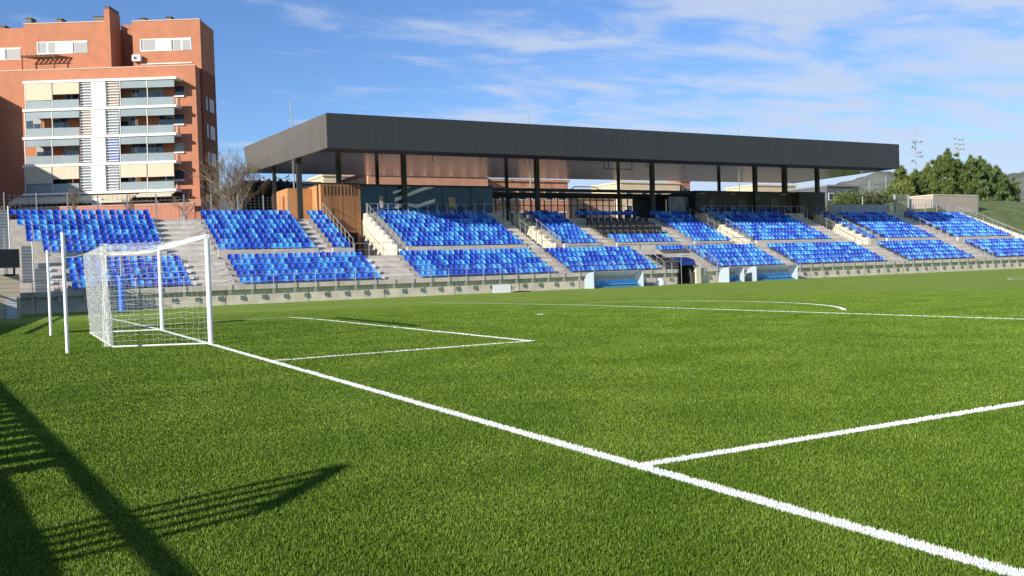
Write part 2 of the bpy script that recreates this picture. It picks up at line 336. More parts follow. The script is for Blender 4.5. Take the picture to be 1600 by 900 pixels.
# aisle half steps
AL=[(-1.6,-.6),(6.95,9.75),(20.35,23.1),(35.15,36.5),(60.65,62.25),(75.05,78.25),(89.25,93.1),(45.85,46.7)]
AU=[(6.0,9.5),(16.95,18.1),(23.6,24.2),(35.25,36.85),(43.05,44.7),(51.95,53.8),(61.1,61.7),(72.75,75.85),(79.9,81.0),(89.65,93.1),]
for a,b in AL:
    g=MB(); g.prism([(37.6+DY*.5,.6)]+[q for r in range(5) for q in ((37.6+DY*(r+.5),.78+DZ*r+.21),(37.6+DY*(r+1)+.01,.78+DZ*r+.21))]+[(37.6+DY*5+.01,.6)],'x',a,b); lp(g,'aisle_stairs',concrete)
for a,b in AU:
    g=MB(); g.prism([(42.55,2.7),(42.55,3.08),(42.88,3.08)]+[q for r in range(7) for q in ((42.9+DY*(r+.5),3.26+DZ*r+.21),(42.9+DY*(r+1)+.01,3.26+DZ*r+.21))]+[(42.9+DY*7+.01,2.7)],'x',a,b); lp(g,'aisle_stairs',concrete)
g=MB()
for a,b in AL:
    for r in range(5): g.box(a-.06,a+.20,37.6+DY*r-.12,37.6+DY*r+.05,.78+DZ*r-.10,.78+DZ*r+.14)
for a,b in AU:
    for r in range(8): g.box(a-.06,a+.20,42.9+DY*r-.12,42.9+DY*r+.05,3.26+DZ*r-.10,3.26+DZ*r+.14)
o=lp(g,'step_lamp',mat('lamp_white',(.85,.85,.82),.4)); o['kind']='stuff'
# front handrail: posts, fixing plates, wires
x=X0+.3; k=0
pst=MB().tube((0,0,-.15),(0,0,1.02),.021,6).box(-.09,.09,-.02,.08,-.32,-.05)
first=None
while x<X1-.3:
    if not(TX0-.1<x<TX1+.1):
        if first is None: first=pst.build('railing_post',steel,stand); oo=first
        else: oo=first.copy(); COL.objects.link(oo); oo.parent=stand
        oo.location=(x,36.55-37,.70)
    x+=1.45
g=MB()
for (a,b) in ((X0,TX0),(TX1,X1)):
    for z in (1.25,1.70): g.tube((a,36.55,z),(b,36.55,z),.014 if z<1.6 else .02,6)
lp(g,'front_handrail',steel)
def slope_rail(x,r0,r1,h=1.0,step=1,rowbase='up',mid=True):
    g=MB(); y0,z0=(42.9,3.26) if rowbase=='up' else (37.6,.78)
    P=[(x,y0+DY*r,z0+DZ*r) for r in np.arange(r0,r1+.01,step)]
    for p in P: g.tube(p,(p[0],p[1],p[2]+h),.025,6)
    t=[(p[0],p[1],p[2]+h) for p in P]; g.path(t,.028,6)
    if mid: g.path([(a,b,c-.5) for a,b,c in t],.015,5)
    return lp(g,'aisle_handrail',steel)
for a,b in VOID:
    slope_rail(a-.08,0,8); slope_rail(b+.25,0,8)
slope_rail(8.0,3,6.5,mid=False); slope_rail(8.4,0,3,rowbase='low',mid=False); slope_rail(104.9,0,8); slope_rail(91.5,1,7); slope_rail(104.9,0,5,rowbase='low'); slope_rail(52.0,0,5,rowbase='low'); slope_rail(91.6,0,4.5,rowbase='low'); slope_rail(45.9,0,3.5,rowbase='low')
def flat_rail(x0,x1,y,z,h=1.0,sp=1.5,mid=True,name='landing_handrail'):
    g=MB(); n=max(1,round((x1-x0)/sp))
    for i in range(n+1): xx=x0+(x1-x0)*i/n; g.tube((xx,y,z),(xx,y,z+h),.025,6)
    g.tube((x0,y,z+h),(x1,y,z+h),.025,6)
    if mid: g.tube((x0,y,z+h*.5),(x1,y,z+h*.5),.014,5)
    return lp(g,name,steel)
flat_rail(38.4,51.9,42.35,2.9,.95,1.9); flat_rail(52.2,60.3,42.35,2.9,.95,1.6)
for a,b in VOID: flat_rail(a,b,42.85,2.9,1.0,1.2)
# raised rear terrace in front of glass lounge and dark pavilion with posts
g=MB(); g.box(23.5,36.9,49.9,51.2,6.18,6.75); g.box(61.0,75.9,49.9,51.2,6.18,6.75)
lp(g,'rear_parapet',concrete)
flat_rail(23.6,36.8,49.85,6.4,1.15,.95,False); flat_rail(61.2,75.8,49.85,6.4,1.15,1.0,False)

# ------------------------------------------------------------------ seats
def seat_geo():
    g=MB(); W=.205
    prof=[(-.02,.0),(0,.045),(.06,.05),(.34,.03),(.38,.06),(.43,.36),(.455,.40),(.47,.395),(.455,.34),(.405,.02),(.36,-.02),(.06,-.01)]
    # pan + back shell, sides pulled in at the top corners
    def ring(x,sh): return [(x,(y),z-(sh if z>.33 else 0)) for y,z in prof]
    cols=[(-W,.07,.085),(-W*.86,.02,.06),(-W*.5,.0,.015),(0,0,0),(W*.5,.0,.015),(W*.86,.02,.06),(W,.07,.085)]; n=len(prof); vs=[];fs=[]
    for ci,(x,sh,fw) in enumerate(cols):
        vs+=[(x*(1 if z<.3 else .97),y-(fw if z>.1 else 0),z-sh*(z>.33)+(fw*.35 if z<.1 else 0)) for y,z in prof]
    for c in range(len(cols)-1):
        for i in range(n): fs.append((c*n+i,c*n+(i+1)%n,(c+1)*n+(i+1)%n,(c+1)*n+i))
    fs+=[tuple(range(n-1,-1,-1)),tuple((len(cols)-1)*n+i for i in range(n))]
    g.add(vs,fs); return g
SH=[('dark blue',blueD),('mid blue',blueM),('sky blue',blueL)]
protos=[]
sg=seat_geo()
BL={('l','A'):'lower block behind the goal',('l','B'):'lower block right of the goal',('l','C'):'lower block below the glass lounge',('l','D'):'lower block behind the left dugout',
 ('l','F'):'lower block behind the right dugouts',('l','G'):'lower block right of the dugouts',('l','H'):'second lower block from the right',('l','I'):'rightmost lower block',
 ('u','A'):'upper block above the goal',('u','B'):'upper block below the bare tree',('u','Bs'):'narrow block beside the orange kiosk',('u','C'):'upper block below the glass lounge',
 ('u','D'):'upper block left of black armchairs',('u','E'):'upper block below black armchairs',('u','F'):'upper block right of black armchairs',('u','G'):'upper block below the dark pavilion',
 ('u','Gs'):'narrow block right of dark pavilion',('u','H'):'second upper block from the right',('u','I'):'rightmost upper block'}
seats=[]
def fill(t,k,x0,x1,rows,y0,z0,r0=0):
    n=max(2,round((x1-x0)/.475)); d=(x1-x0)/n
    for r in range(r0,rows):
        for i in range(n):
            if (t,k)==('u','A') and x0+d*(i+.15)<(-2.1 if r<2 else -2.75-.17*(r-2)): continue
            if (t,k)==('l','A') and i<0: continue
            x=x0+d*(i+.5); sh=int(rng.choice(3,p=[.34,.31,.35])); seats.append((x,y0+DY*r,z0+DZ*r,sh,t,k,i+1,r+1))
for k,(a,b,n) in LOW.items(): fill('l',k,a,b,n,38.0,1.16)
for k,(a,b,n) in UP.items(): fill('u',k,a,b,n,43.1,3.64)
fill('u','E',44.88,52.2,8,43.1,3.64,7)
fill('l','D',47.83+.0,50.95,5,38.0,1.16,4) if False else None
for i in range(7): seats.append((48.9+.475*i*.9,38+DY*4,1.16+DZ*4,int(rng.choice(3)),'l','T',i+1,1))
BL[('l','T')]='single row above the players tunnel'
for i in range(24): seats.append((24.4+.475*i,51.0,7.2,int(rng.choice(3)),'x','X',i+1,1)) if i%8<5 else None
for i in range(28): seats.append((62+.475*i,51.0,7.2,int(rng.choice(3)),'x','Y',i+1,1)) if i%9<6 else None
seats.sort(key=lambda s:(s[0]-CAM[0])**2+(s[1]-CAM[1])**2+(0 if s[4]!='x' else 1e6))
for nm,m in SH:
    protos.append(None)
for s in seats[:300]:
    x,y,z,sh,t,k,i,r=s
    if protos[sh] is None: protos[sh]=sg.build('stadium_seat',SH[sh][1]); o=protos[sh]
    else: o=protos[sh].copy(); COL.objects.link(o)
    o.location=(x,y,z)
    if (t,k)==('u','A'): i=1+sum(1 for q in seats if q[4]=='u' and q[5]=='A' and q[7]==r and q[0]<x-.1)
    tag(o,f"{SH[sh][0]} seat, {ORD[i]} from left, {ORD[r]} row up, {BL[(t,k)]}",'seat','blue plastic seats fixed in rows on the grandstand')
sv=np.array(sg.v); V=[];Fq=[];MI=[]
tri=[]
for f in sg.f: tri+= [(f[0],f[i],f[i+1]) for i in range(1,len(f)-1)]
tri=np.array(tri)
for n_,s in enumerate(seats[300:]):
    V.append(sv+np.array(s[:3])); Fq.append(tri+n_*len(sv)); MI+= [s[3]]*len(tri)
tag(np_mesh('distant_seats',np.concatenate(V),np.concatenate(Fq),[m for _,m in SH],MI),'rows of blue plastic seats in the further blocks of the grandstand','seats',kind='stuff')

# black armchairs with bright arms
def armchair(loc):
    t=thing('armchair','x','armchair',loc,0,'black armchairs in the box of honour')
    blk=mat('black_leather',(.012,.012,.014),.4); chr_=mat('chrome',(.55,.50,.42),.3,.8)
    MB().box(-.26,.26,0,.5,.0,.16).box(-.26,.26,-.03,.0,.02,.13).build('seat',blk,t)
    MB().add([(-.27,.42,.12),(.27,.42,.12),(.25,.60,.72),(-.25,.60,.72),(-.27,.52,.12),(.27,.52,.12),(.25,.70,.70),(-.25,.70,.70)],[(0,1,2,3),(7,6,5,4),(0,4,5,1),(1,5,6,2),(2,6,7,3),(3,7,4,0)]).build('backrest',blk,t)
    for s in(-1,1): MB().path([(s*.31,.05,-.28),(s*.31,.0,.22),(s*.31,.08,.36),(s*.31,.45,.34)],.018,5).build('armrest',chr_,t)
    return t
ch0=None; k=0
for r in range(3):
    for i in range(10):
        loc=(45.0+.755*i,45.05+1.02*r,4.46+.50*r)
        if ch0 is None: ch0=armchair(loc); o=ch0
        else:
            o=ch0.copy(); COL.objects.link(o); o.location=loc
            for c in ch0.children: cc=c.copy(); COL.objects.link(cc); cc.parent=o
        o['label']=f"black leather armchair, {ORD[i+1]} from left in {['front','middle','rear'][r]} row of armchairs"

# ------------------------------------------------------------------ roof canopy
roof=thing('roof_canopy','flat dark grey metal roof canopy standing on slim dark columns','roof',(0,42.6,0))
def rp(mb,name,m,p=None,**k): mb.v=[(a,b-42.6,c) for a,b,c in mb.v]; return mb.build(name,m,p or roof,**k)
fas=stripes('dark_fascia_panel',(.052,.052,.055),(.060,.060,.062),'X',1.6,.42,.02,.4,.3,.15)
fas_s=stripes('side_fascia_panel',(.135,.125,.108),(.155,.145,.125),'Y',1.4,.45,.03,.45,.3,.2)
sof=stripes('soffit_panel',(.58,.46,.36),(.66,.54,.43),'X',.8,.17,.012,.9,.3,.05)  # warm tint stands in for orange reflections of the brick behind
Lf=(17.9,42.6);Rf=(83.0,42.6);Lbt=(16.3,63.2);Lbb=(16.2,61.4);Rbt=(84.2,61.5);Rbb=(84.2,59.6);zb,zt=11.22,13.88
rp(MB().add([(Lf[0],Lf[1],zb),(Rf[0],Rf[1],zb),(Rf[0],Rf[1],zt),(Lf[0],Lf[1],zt)]+[(Lf[0],Lf[1]+.12,zb),(Rf[0],Rf[1]+.12,zb),(Rf[0],Rf[1]+.12,zt),(Lf[0],Lf[1]+.12,zt)],
 [(0,1,2,3),(7,6,5,4),(0,4,5,1),(3,2,6,7),(0,3,7,4),(1,5,6,2)]).build and MB().box(Lf[0],Rf[0],42.6,42.72,zb,zt),'front_fascia',fas)
rp(MB().add([(Lf[0],42.725,zb),(Lbb[0],Lbb[1],zb),(Lbt[0],Lbt[1],zt),(Lf[0],42.725,zt),(Lf[0]+.12,42.725,zb),(Lbb[0]+.12,Lbb[1],zb),(Lbt[0]+.12,Lbt[1],zt),(Lf[0]+.12,42.725,zt)],
 [(3,2,1,0),(4,5,6,7),(0,1,5,4),(3,7,6,2),(0,4,7,3),(1,2,6,5)]),'side_fascia',fas_s)
rp(MB().add([(Rf[0]-.12,42.725,zb),(Rbb[0]-.12,Rbb[1],zb),(Rbt[0]-.12,Rbt[1],zt),(Rf[0]-.12,42.725,zt),(Rf[0],42.725,zb),(Rbb[0],Rbb[1],zb),(Rbt[0],Rbt[1],zt),(Rf[0],42.725,zt)],
 [(3,2,1,0),(4,5,6,7),(0,1,5,4),(3,7,6,2),(0,4,7,3),(1,2,6,5)]),'side_fascia',fas_s)
rp(MB().add([(Lf[0]+.13,42.73,zb+.03),(Rf[0]-.13,42.73,zb+.03),(Rbb[0]-.13,Rbb[1],zb+.03),(Lbb[0]+.13,Lbb[1],zb+.03),(Lf[0]+.13,42.73,zb+.15),(Rf[0]-.13,42.73,zb+.15),(Rbb[0]-.13,Rbb[1],zb+.15),(Lbb[0]+.13,Lbb[1],zb+.15)],
 [(0,3,2,1),(4,5,6,7),(0,1,5,4),(1,2,6,5),(2,3,7,6),(3,0,4,7)]),'soffit',sof)
rp(MB().add([(Lf[0]+.13,42.73,zt-.12),(Rf[0]-.13,42.73,zt-.12),(Rbt[0]-.13,Rbt[1],zt-.12),(Lbt[0]+.13,Lbt[1],zt-.12),(Lf[0]+.13,42.73,zt-.02),(Rf[0]-.13,42.73,zt-.02),(Rbt[0]-.13,Rbt[1],zt-.02),(Lbt[0]+.13,Lbt[1],zt-.02)],
 [(0,3,2,1),(4,5,6,7),(0,1,5,4),(1,2,6,5),(2,3,7,6),(3,0,4,7)]),'roof_deck',dark)
rp(MB().add([(Lbb[0]+.12,Lbb[1],zb+.16),(Rbb[0]-.12,Rbb[1],zb+.16),(Rbt[0]-.12,Rbt[1],zt-.13),(Lbt[0]+.12,Lbt[1],zt-.13),(Lbb[0]+.12,Lbb[1]+.1,zb+.16),(Rbb[0]-.12,Rbb[1]+.1,zb+.16),(Rbt[0]-.12,Rbt[1]+.1,zt-.13),(Lbt[0]+.12,Lbt[1]+.1,zt-.13)],
 [(0,3,2,1),(4,5,6,7),(0,1,5,4),(1,2,6,5),(2,3,7,6),(3,0,4,7)]),'rear_fascia',dark)
rp(MB().box(18.05,82.85,42.73,45.0,zb,zb+.027),'soffit_front_band',dark)
colm=mat('column_steel',(.040,.042,.043),.5,.3)
def colum(x,y,w_,z0=6.2):
    rp(MB().box(x-w_/2,x+w_/2,y-w_/2,y+w_/2,z0,zb+.02),'column',colm)
for x in (27.5,41.3,55.2,69.5,79.2): colum(x,50.9,.40,6.2)
for x in (18.0,): colum(x,50.9,.40)
for x in (21.7,74.8): colum(x,51.6,.38)
for x in (17.5,27.3,41.3,55.3,69.7,80.0): colum(x,57,.28)
# hanging ducts under the soffit
g=MB()
for x in np.arange(24,82,4.6): g.tube((x,47,zb+.03),(x,47,zb-.28),.03,5)
for x in (46.5,49.8): g.box(x-.03,x+.03,47,47.06,zb-.45,zb)
g.box(46.5,49.8,47,47.06,zb-.45,zb-.39)
rp(g,'soffit_bracket',dark)

# ------------------------------------------------------------------ pavilions below the roof
wood_lit=stripes('sunlit_timber',(.42,.185,.065),(.62,.32,.13),'Y',7.,.6,.10)  # kiosk timber on its sunny sides, sunlight put into the colour
wood_shade=stripes('shaded_timber',(.20,.085,.035),(.34,.16,.07),'X',7.,.6,.12)  # same kiosk timber, darkened in colour for the shaded front
wood_k=stripes('dark_timber',(.035,.024,.016),(.065,.045,.03),'X',5.,.6,.1)
glass_t=mat('teal_glass',(.012,.062,.105),.1,0,var=.3,scale=.3,spec=.4)
def clad(name,label,x0,x1,y0,y1,z0,z1,front,side,slots,loc):
    t=thing(name,label,'kiosk',(loc[0],loc[1],0))
    b=lambda mb,nm,m:(setattr(mb,'v',[(p-loc[0],q-loc[1],r) for p,q,r in mb.v]),mb.build(nm,m,t))[1]
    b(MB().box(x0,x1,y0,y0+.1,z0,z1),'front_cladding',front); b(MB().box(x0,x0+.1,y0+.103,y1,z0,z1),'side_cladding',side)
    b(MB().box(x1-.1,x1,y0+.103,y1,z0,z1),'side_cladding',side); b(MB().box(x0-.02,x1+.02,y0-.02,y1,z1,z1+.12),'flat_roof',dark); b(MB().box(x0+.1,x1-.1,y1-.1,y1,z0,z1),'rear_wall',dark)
    g=MB()
    for i in range(slots[2]): xx=slots[0]+(slots[1]-slots[0])*i/(slots[2]-1); g.box(xx-.06,xx+.06,y0-.012,y0,z1-.95,z1-.15)
    b(g,'vent_slot',dark); return t,b
t,b=clad('timber_kiosk','timber clad kiosk with vertical slots, orange sides coloured as sunlit, left end of roof',19.75,23.25,50.6,58.5,2.9,9.25,wood_shade,wood_lit,(20.1,22.9,10),(21,50))
b(MB().box(17.6,19.72,53.2,58.4,6.2,9.1),'side_room',wood_lit)
b(MB().box(17.58,17.6,54.3,54.8,6.4,8.5),'door',mat('rust_door',(.20,.045,.02),.6))
b(MB().box(20.1,22.9,50.56,50.598,2.95,5.1),'doorway',mat('doorway_dark',(.01,.009,.008),.9))
t,b=clad('slatted_kiosk','dark brown timber kiosk with vertical slots at right end of roof',75.95,80.1,50.6,56.5,2.9,9.15,wood_k,wood_k,(76.4,79.7,9),(78,50))
# glass lounge
L=thing('glass_lounge','dark teal glazed lounge with painted pale zigzag reflections under the roof','lounge',(30,51.3,6.2))
def Lb(mb,nm,m,p=None): mb.v=[(a-30,bb-51.3,c-6.2) for a,bb,c in mb.v]; return mb.build(nm,m,p or L)
Lb(MB().box(23.35,36.6,51.3,51.4,6.2,9.2),'glass_front',glass_t)
Lb(MB().box(23.3,36.65,51.25,56,9.2,9.38),'flat_roof',dark); Lb(MB().box(36.5,36.6,51.41,56,6.2,9.2),'side_wall',dark); Lb(MB().box(23.36,36.5,55.9,56,6.2,9.2),'rear_wall',dark)
g=MB()
for x in (25.9,27.7,31.4,34.3): g.box(x-.03,x+.03,51.27,51.299,6.2,9.2)
Lb(g,'mullion',dark)
refl=mat('reflection_silver',(.80,.80,.76),.5)  # pale strips painted on the glass as reflections of sunlit steps
def PX(l): return [(float(onY(a,b,51.3)[0]),float(onY(a,b,51.3)[2])) for a,b in l]
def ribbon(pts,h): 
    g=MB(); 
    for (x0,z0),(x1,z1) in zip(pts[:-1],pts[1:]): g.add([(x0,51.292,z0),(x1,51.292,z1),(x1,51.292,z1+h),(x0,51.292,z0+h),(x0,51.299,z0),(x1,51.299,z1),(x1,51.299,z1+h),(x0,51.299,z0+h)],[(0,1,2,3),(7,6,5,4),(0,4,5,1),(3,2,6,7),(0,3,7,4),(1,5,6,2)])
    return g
Lb(ribbon(PX([(617,315),(634,309),(650,302),(664,297),(678,293)]),.32),'reflection_stripe',refl)
Lb(ribbon(PX([(614,303),(624,300),(632,296),(642,292)]),.2),'reflection_stripe',refl)
Lb(ribbon(PX([(617,326),(635,322),(650,326),(662,322),(680,316)]),.34),'reflection_stripe',refl)
Lb(MB().box(32.0,32.7,51.26,51.298,6.6,8.3),'poster',mat('poster_cream',(.55,.45,.28),.6,var=.4,scale=2.5,col2=(.25,.16,.08)))
Lb(MB().box(25.25,25.6,51.26,51.298,6.8,8.3),'poster',mat('poster_pale',(.45,.40,.36),.6,var=.3,scale=3))
Lb(MB().box(24.0,24.5,51.26,51.298,7.3,7.6),'notice',mat('notice_grey',(.25,.30,.34),.6))
g=MB()
pts=[(35.3+.22*math.cos(a),51.285,7.65+.42*math.sin(a)) for a in np.linspace(0,2*math.pi,17)]; g.path(pts,.035,5)
Lb(g,'ring_emblem',mat('emblem_black',(.004,.004,.005),.6))
# open lobby with glazing towards the street
Lo=thing('glazed_lobby','see-through lobby with dark beam and thin mullions in the middle of the stand','lobby',(49,57,6.2))
def Ob(mb,nm,m): mb.v=[(a-49,bb-57,c-6.2) for a,bb,c in mb.v]; return mb.build(nm,m,Lo)
Ob(MB().box(36.7,61.3,55.6,56.4,8.75,9.25),'beam',dark); Ob(MB().box(36.7,61.3,51.6,52.1,9.0,9.28),'beam',dark)
g=MB()
for x in list(np.arange(37.2,57.2,.82)): g.box(x-.05,x+.05,56.42,56.5,6.2,8.75)
g.box(36.7,57,56.43,56.49,7.95,8.02)
Ob(g,'mullion',dark)
Ob(MB().box(56.8,61.3,56.4,56.6,6.2,8.75),'rear_wall',mat('lobby_grey',(.06,.065,.07),.5,var=.3,scale=1))
Ob(MB().box(58.4,61.1,52.3,52.36,6.3,8.7),'side_glass',mat('grey_glass',(.10,.115,.12),.15,var=.5,scale=.8))
Ob(MB().path([(46.8,54,9.28),(47.6,54,9.75),(50.2,54,9.75),(51,54,9.28)],.05,5),'roof_frame',dark)
g=MB()
for x,h in ((44.0,1.15),(48.7,1.3),(54.4,1.2)): g=MB(); g.box(x-.3,x+.3,54,54.4,6.2,6.2+h); Ob(g,'bench',mat('bench_dark',(.05,.05,.055),.7))
# dark pavilion
P=thing('dark_pavilion','long dark brown timber pavilion with doors under the right of the roof','pavilion',(68,51.4,6.2))
def Pb(mb,nm,m): mb.v=[(a-68,bb-51.4,c-6.2) for a,bb,c in mb.v]; return mb.build(nm,m,P)
Pb(MB().box(61.35,75.9,51.4,51.5,6.2,9.15),'front_cladding',wood_k); Pb(MB().box(61.3,75.93,51.35,56.5,9.15,9.3),'flat_roof',dark); Pb(MB().box(61.35,61.45,51.51,56.4,6.2,9.15),'side_wall',dark); Pb(MB().box(61.46,75.9,56.3,56.4,6.2,9.15),'rear_wall',dark)
dd=mat('door_brown',(.075,.058,.045),.5,var=.2,scale=2)
for x,wd,z1 in ((63.6,1.0,8.5),(68.0,1.3,8.4),(72.9,1.2,8.5)): Pb(MB().box(x-wd/2,x+wd/2,51.36,51.398,6.25,z1),'door',dd)
Pb(MB().box(69.6,70.6,51.36,51.398,8.35,8.75),'window',glass_t)
for x in (62.3,66.6,74.2): Pb(MB().box(x-.35,x+.35,51.3,51.398,8.95,9.02),'lamp',mat('lamp_warm',(.55,.38,.18),.5))

# ------------------------------------------------------------------ goal
goal=thing('football_goal','white football goal with hanging net at the left','goal',(0,0,0))
wp=mat('goal_white',(.82,.82,.82),.3)
for s in(-1,1): MB().tube((0,s*3.72,-.02),(0,s*3.72,2.44),.06,16).build('goal_post',wp,goal,smooth=False)
MB().tube((0,-3.78,2.50),(0,3.78,2.50),.06,16).build('crossbar',wp,goal)
netm=mat('net_cord',(.66,.67,.64),.6)
def net_panel(g,P,nu,nv,r,sag=0,jit=0.0):
    """P: 4 corners (u then v); sagging grid of cords"""
    P=[np.array(p,float) for p in P]; G=[]
    for j in range(nv+1):
        row=[]
        for i in range(nu+1):
            u,v=i/nu,j/nv; p=P[0]*(1-u)*(1-v)+P[1]*u*(1-v)+P[2]*u*v+P[3]*(1-u)*v
            sg_=sag*4*u*(1-u)*4*v*(1-v); p=p-np.array([0,0,sg_ if abs(P[0][2]-P[2][2])<1 else 0]); 
            if 0<i<nu and 0<j<nv: p=p+rng.normal(0,jit,3)
            row.append(p)
        G.append(row)
    for j in range(nv+1):
        for i in range(nu): g.tube(G[j][i],G[j][i+1],r,3,cap=False)
    for i in range(nu+1):
        for j in range(nv): g.tube(G[j][i],G[j+1][i],r,3,cap=False)
NB,FB=(-2.0,-2.75,.03),(-1.95,4.35,.03); NT,FT=(-2.1,-2.6,2.38),(-2.05,4.4,2.36)
nP0,nP1=(0,-3.72,.03),(0,-3.72,2.46); fP0,fP1=(0,3.72,.03),(0,3.72,2.46)
r=.0021
g=MB(); net_panel(g,[NB,FB,FT,NT],120,42,r*.95,jit=.010); g.build('back_net',netm,goal)
g=MB(); net_panel(g,[nP0,NB,NT,nP1],17,20,r,jit=.012); g.build('side_net',netm,goal)
g=MB(); net_panel(g,[fP0,FB,FT,fP1],16,20,r,jit=.012); g.build('side_net',netm,goal)
g=MB(); net_panel(g,[nP1,NT,FT,fP1],17,56,r,sag=.16,jit=.012); g.build('top_net',netm,goal)
g=MB(); g.path([nP0,NB,FB,fP0],.02,6); g.build('ground_bar',wp,goal)
g=MB()
for e in range(26):     # gathered spare netting hanging at the near rear corner
    a=rng.normal(0,.05,2); pts=[(NT[0]+a[0]+.05*math.sin(t*3+e),NT[1]+a[1]+.05*math.cos(t*2.3+e)+.10*t*0,NT[2]*(1-t)+.03) for t in np.linspace(0,1,12)]
    g.path(pts,.0035,3)
g.build('net_fold',netm,goal)
def netpole(y,z,lab):
    t=thing('net_pole',lab,'pole',(-2.99,y,0),0,'white poles holding the net behind the goal')
    MB().tube((0,0,0),(0,0,z),.038,12).build('shaft',wp,t); MB().tube((0,0,z),(0,0,z+.03),.045,12).build('end_cap',white,t); MB().tube((.02,0,z-.12),(.10,.03,z-.10),.022,6).build('pulley',steel,t)
    return t
t1=netpole(-3.54,2.60,'white net pole nearer the camera behind the goal, base in grass')
t2=netpole(4.5,2.48,'white net pole further back behind the goal, the leftmost one')
for nm,a,b_,lab in (('net_rope',(-2.97,-3.54,2.5),NT,'thin white rope from near net pole to top of net'),('net_rope',(-2.97,4.5,2.42),FT,'thin white rope from far net pole to top of net')):
    a=np.array(a);b_=np.array(b_); pts=[a*(1-t)+b_*t-np.array([0,0,.10*4*t*(1-t)]) for t in np.linspace(0,1,8)]
    tag(MB().path(pts,.010,5).build(nm,netm),lab,'rope','ropes from the net poles')

# ------------------------------------------------------------------ dugouts and small things by the touchline
pale=mat('dugout_white',(.36,.42,.48),.4); poly=mat('dugout_poly',(.75,.75,.76),.3,alpha=.6); dseat=mat('dugout_blue',(.05,.38,.80),.4)
def dugout(x0,x1,y,n,lab):
    t=thing('dugout',lab,'dugout',(x0,y,-.27),0,'team dugouts along the stand wall'); W=x1-x0; H=1.32;D=1.35
    side=[(0,0),(D,0),(D,H*.55),(D*.8,H*.80),(D*.5,H*.95),(.0,H)]
    for xx in (0,W-.05): MB().prism(side,'x',xx,xx+.05).build('side_panel',pale,t)
    arcp=[(D,.05),(D,H*.55),(D*.8,H*.80),(D*.5,H*.95),(.02,H)]
    g=MB()
    for (a,b_),(c,d) in zip(arcp[:-1],arcp[1:]): g.add([(.06,a,b_),(W-.06,a,b_),(W-.06,c,d),(.06,c,d),(.06,a-.015,b_-.012),(W-.06,a-.015,b_-.012),(W-.06,c-.015,d-.012),(.06,c-.015,d-.012)],[(0,1,2,3),(7,6,5,4),(0,4,5,1),(3,2,6,7)])
    g.build('canopy',poly,t)
    g=MB()
    for k in range(0,5): xx=W*k/4; xx=min(max(xx,.07),W-.07); g.path([(xx,a-.03,b_-.02) for a,b_ in arcp],.016,5)
    g.tube((0.03,.02,H),(W-.03,.02,H),.025,6); g.build('frame',pale,t)
    MB().box(.06,W-.06,.35,D-.1,0,.14).build('plinth',mat('plinth_blue',(.06,.22,.42),.6),t)
    s0=None
    for k in range(n):
        xx=.35+(W-.7)*k/max(1,n-1)
        g=MB(); g.add([(p[0],p[1]*.9,p[2]) for p in sg.v],sg.f)
        if s0 is None: s0=g.build('bench_seat',dseat,t); o=s0
        else: o=s0.copy(); COL.objects.link(o); o.parent=t
        o.location=(xx,.62,.24)
    return t
dugout(36.95,41.9,35.2,10,'long white framed dugout left of the players tunnel')
dugout(51.2,53.0,35.3,3,'short white framed dugout for officials, narrowest of three')
dugout(54.3,59.4,35.2,10,'long white framed dugout furthest right')
t=thing('advertising_board','blank white board leaning by the stand wall with small stand','board',(28,35.4,-.27))
MB().box(0,1.5,0,.06,0,.62).build('panel',white,t); MB().path([(1.5,.1,.0),(2.1,.3,.45),(1.5,.1,.3)],.02,5).build('prop',steel,t)
tag(MB().box(29.9,31.0,35.0,35.7,-.27,-.19).build('rubber_mat',mat('rubber',(.02,.02,.02),.9)),'black rubber mat on grass right of white board','mat')
t=thing('equipment_dome','small white dome shaped cover by the wall right of first dugout','cover',(44.3,36.1,-.28))
g=MB()
pr=[(.5*math.cos(a),.62*math.sin(a)) for a in np.linspace(0,math.pi/2,7)]
vs=[];fs=[]
for (r_,z_) in pr:
    for k in range(14): vs.append((r_*math.cos(k*math.tau/14),r_*math.sin(k*math.tau/14)*.6,z_))
for j in range(6):
    for k in range(14): fs.append((j*14+k,j*14+(k+1)%14,(j+1)*14+(k+1)%14,(j+1)*14+k))
g.add(vs,fs).build('cover_shell',white,t,smooth=True); MB().box(-1.6,-.7,-.1,.3,0,.28).build('side_box',mat('grey_box',(.30,.30,.30),.7),t)
# players tunnel
T=thing('players_tunnel','dark players tunnel opening with blue canopy through the stand wall','tunnel',(47.6,36.9,-.3))
def Tb(mb,nm,m): mb.v=[(a-47.6,b_-36.9,c+.3) for a,b_,c in mb.v]; return mb.build(nm,m,T)
Tb(MB().box(TX0+.02,TX1-.02,41.1,41.25,-.28,2.4),'rear_wall',dark)
Tb(MB().box(TX0+.01,TX0+.1,36.75,41.1,-.28,1.9),'side_wall',dark); Tb(MB().box(TX1-.1,TX1-.01,36.75,41.1,-.28,1.9),'side_wall',mat('tunnel_shade',(.06,.055,.05),.9))  # inner walls blackened so the opening's shade sits in their colour
Tb(MB().box(TX1,TX1+.55,36.45,36.61,-.28,1.35),'pillar',concrete_l)
cv=[(36.3,1.35),(36.5,1.72),(37.2,1.98),(38.4,2.08),(38.4,2.02),(37.2,1.92),(36.55,1.66),(36.36,1.33)]
Tb(MB().prism(cv,'x',TX0+.0,TX1-.1),'canopy',mat('canopy_blue',(.010,.035,.20),.5))
Tb(MB().box(TX0,TX1,37.6,41.1,1.95,2.05),'ceiling',dark)
Tb(MB().box(TX0+.1,TX1-.1,36.95,41.1,-.27,-.22),'floor_slab',dark)
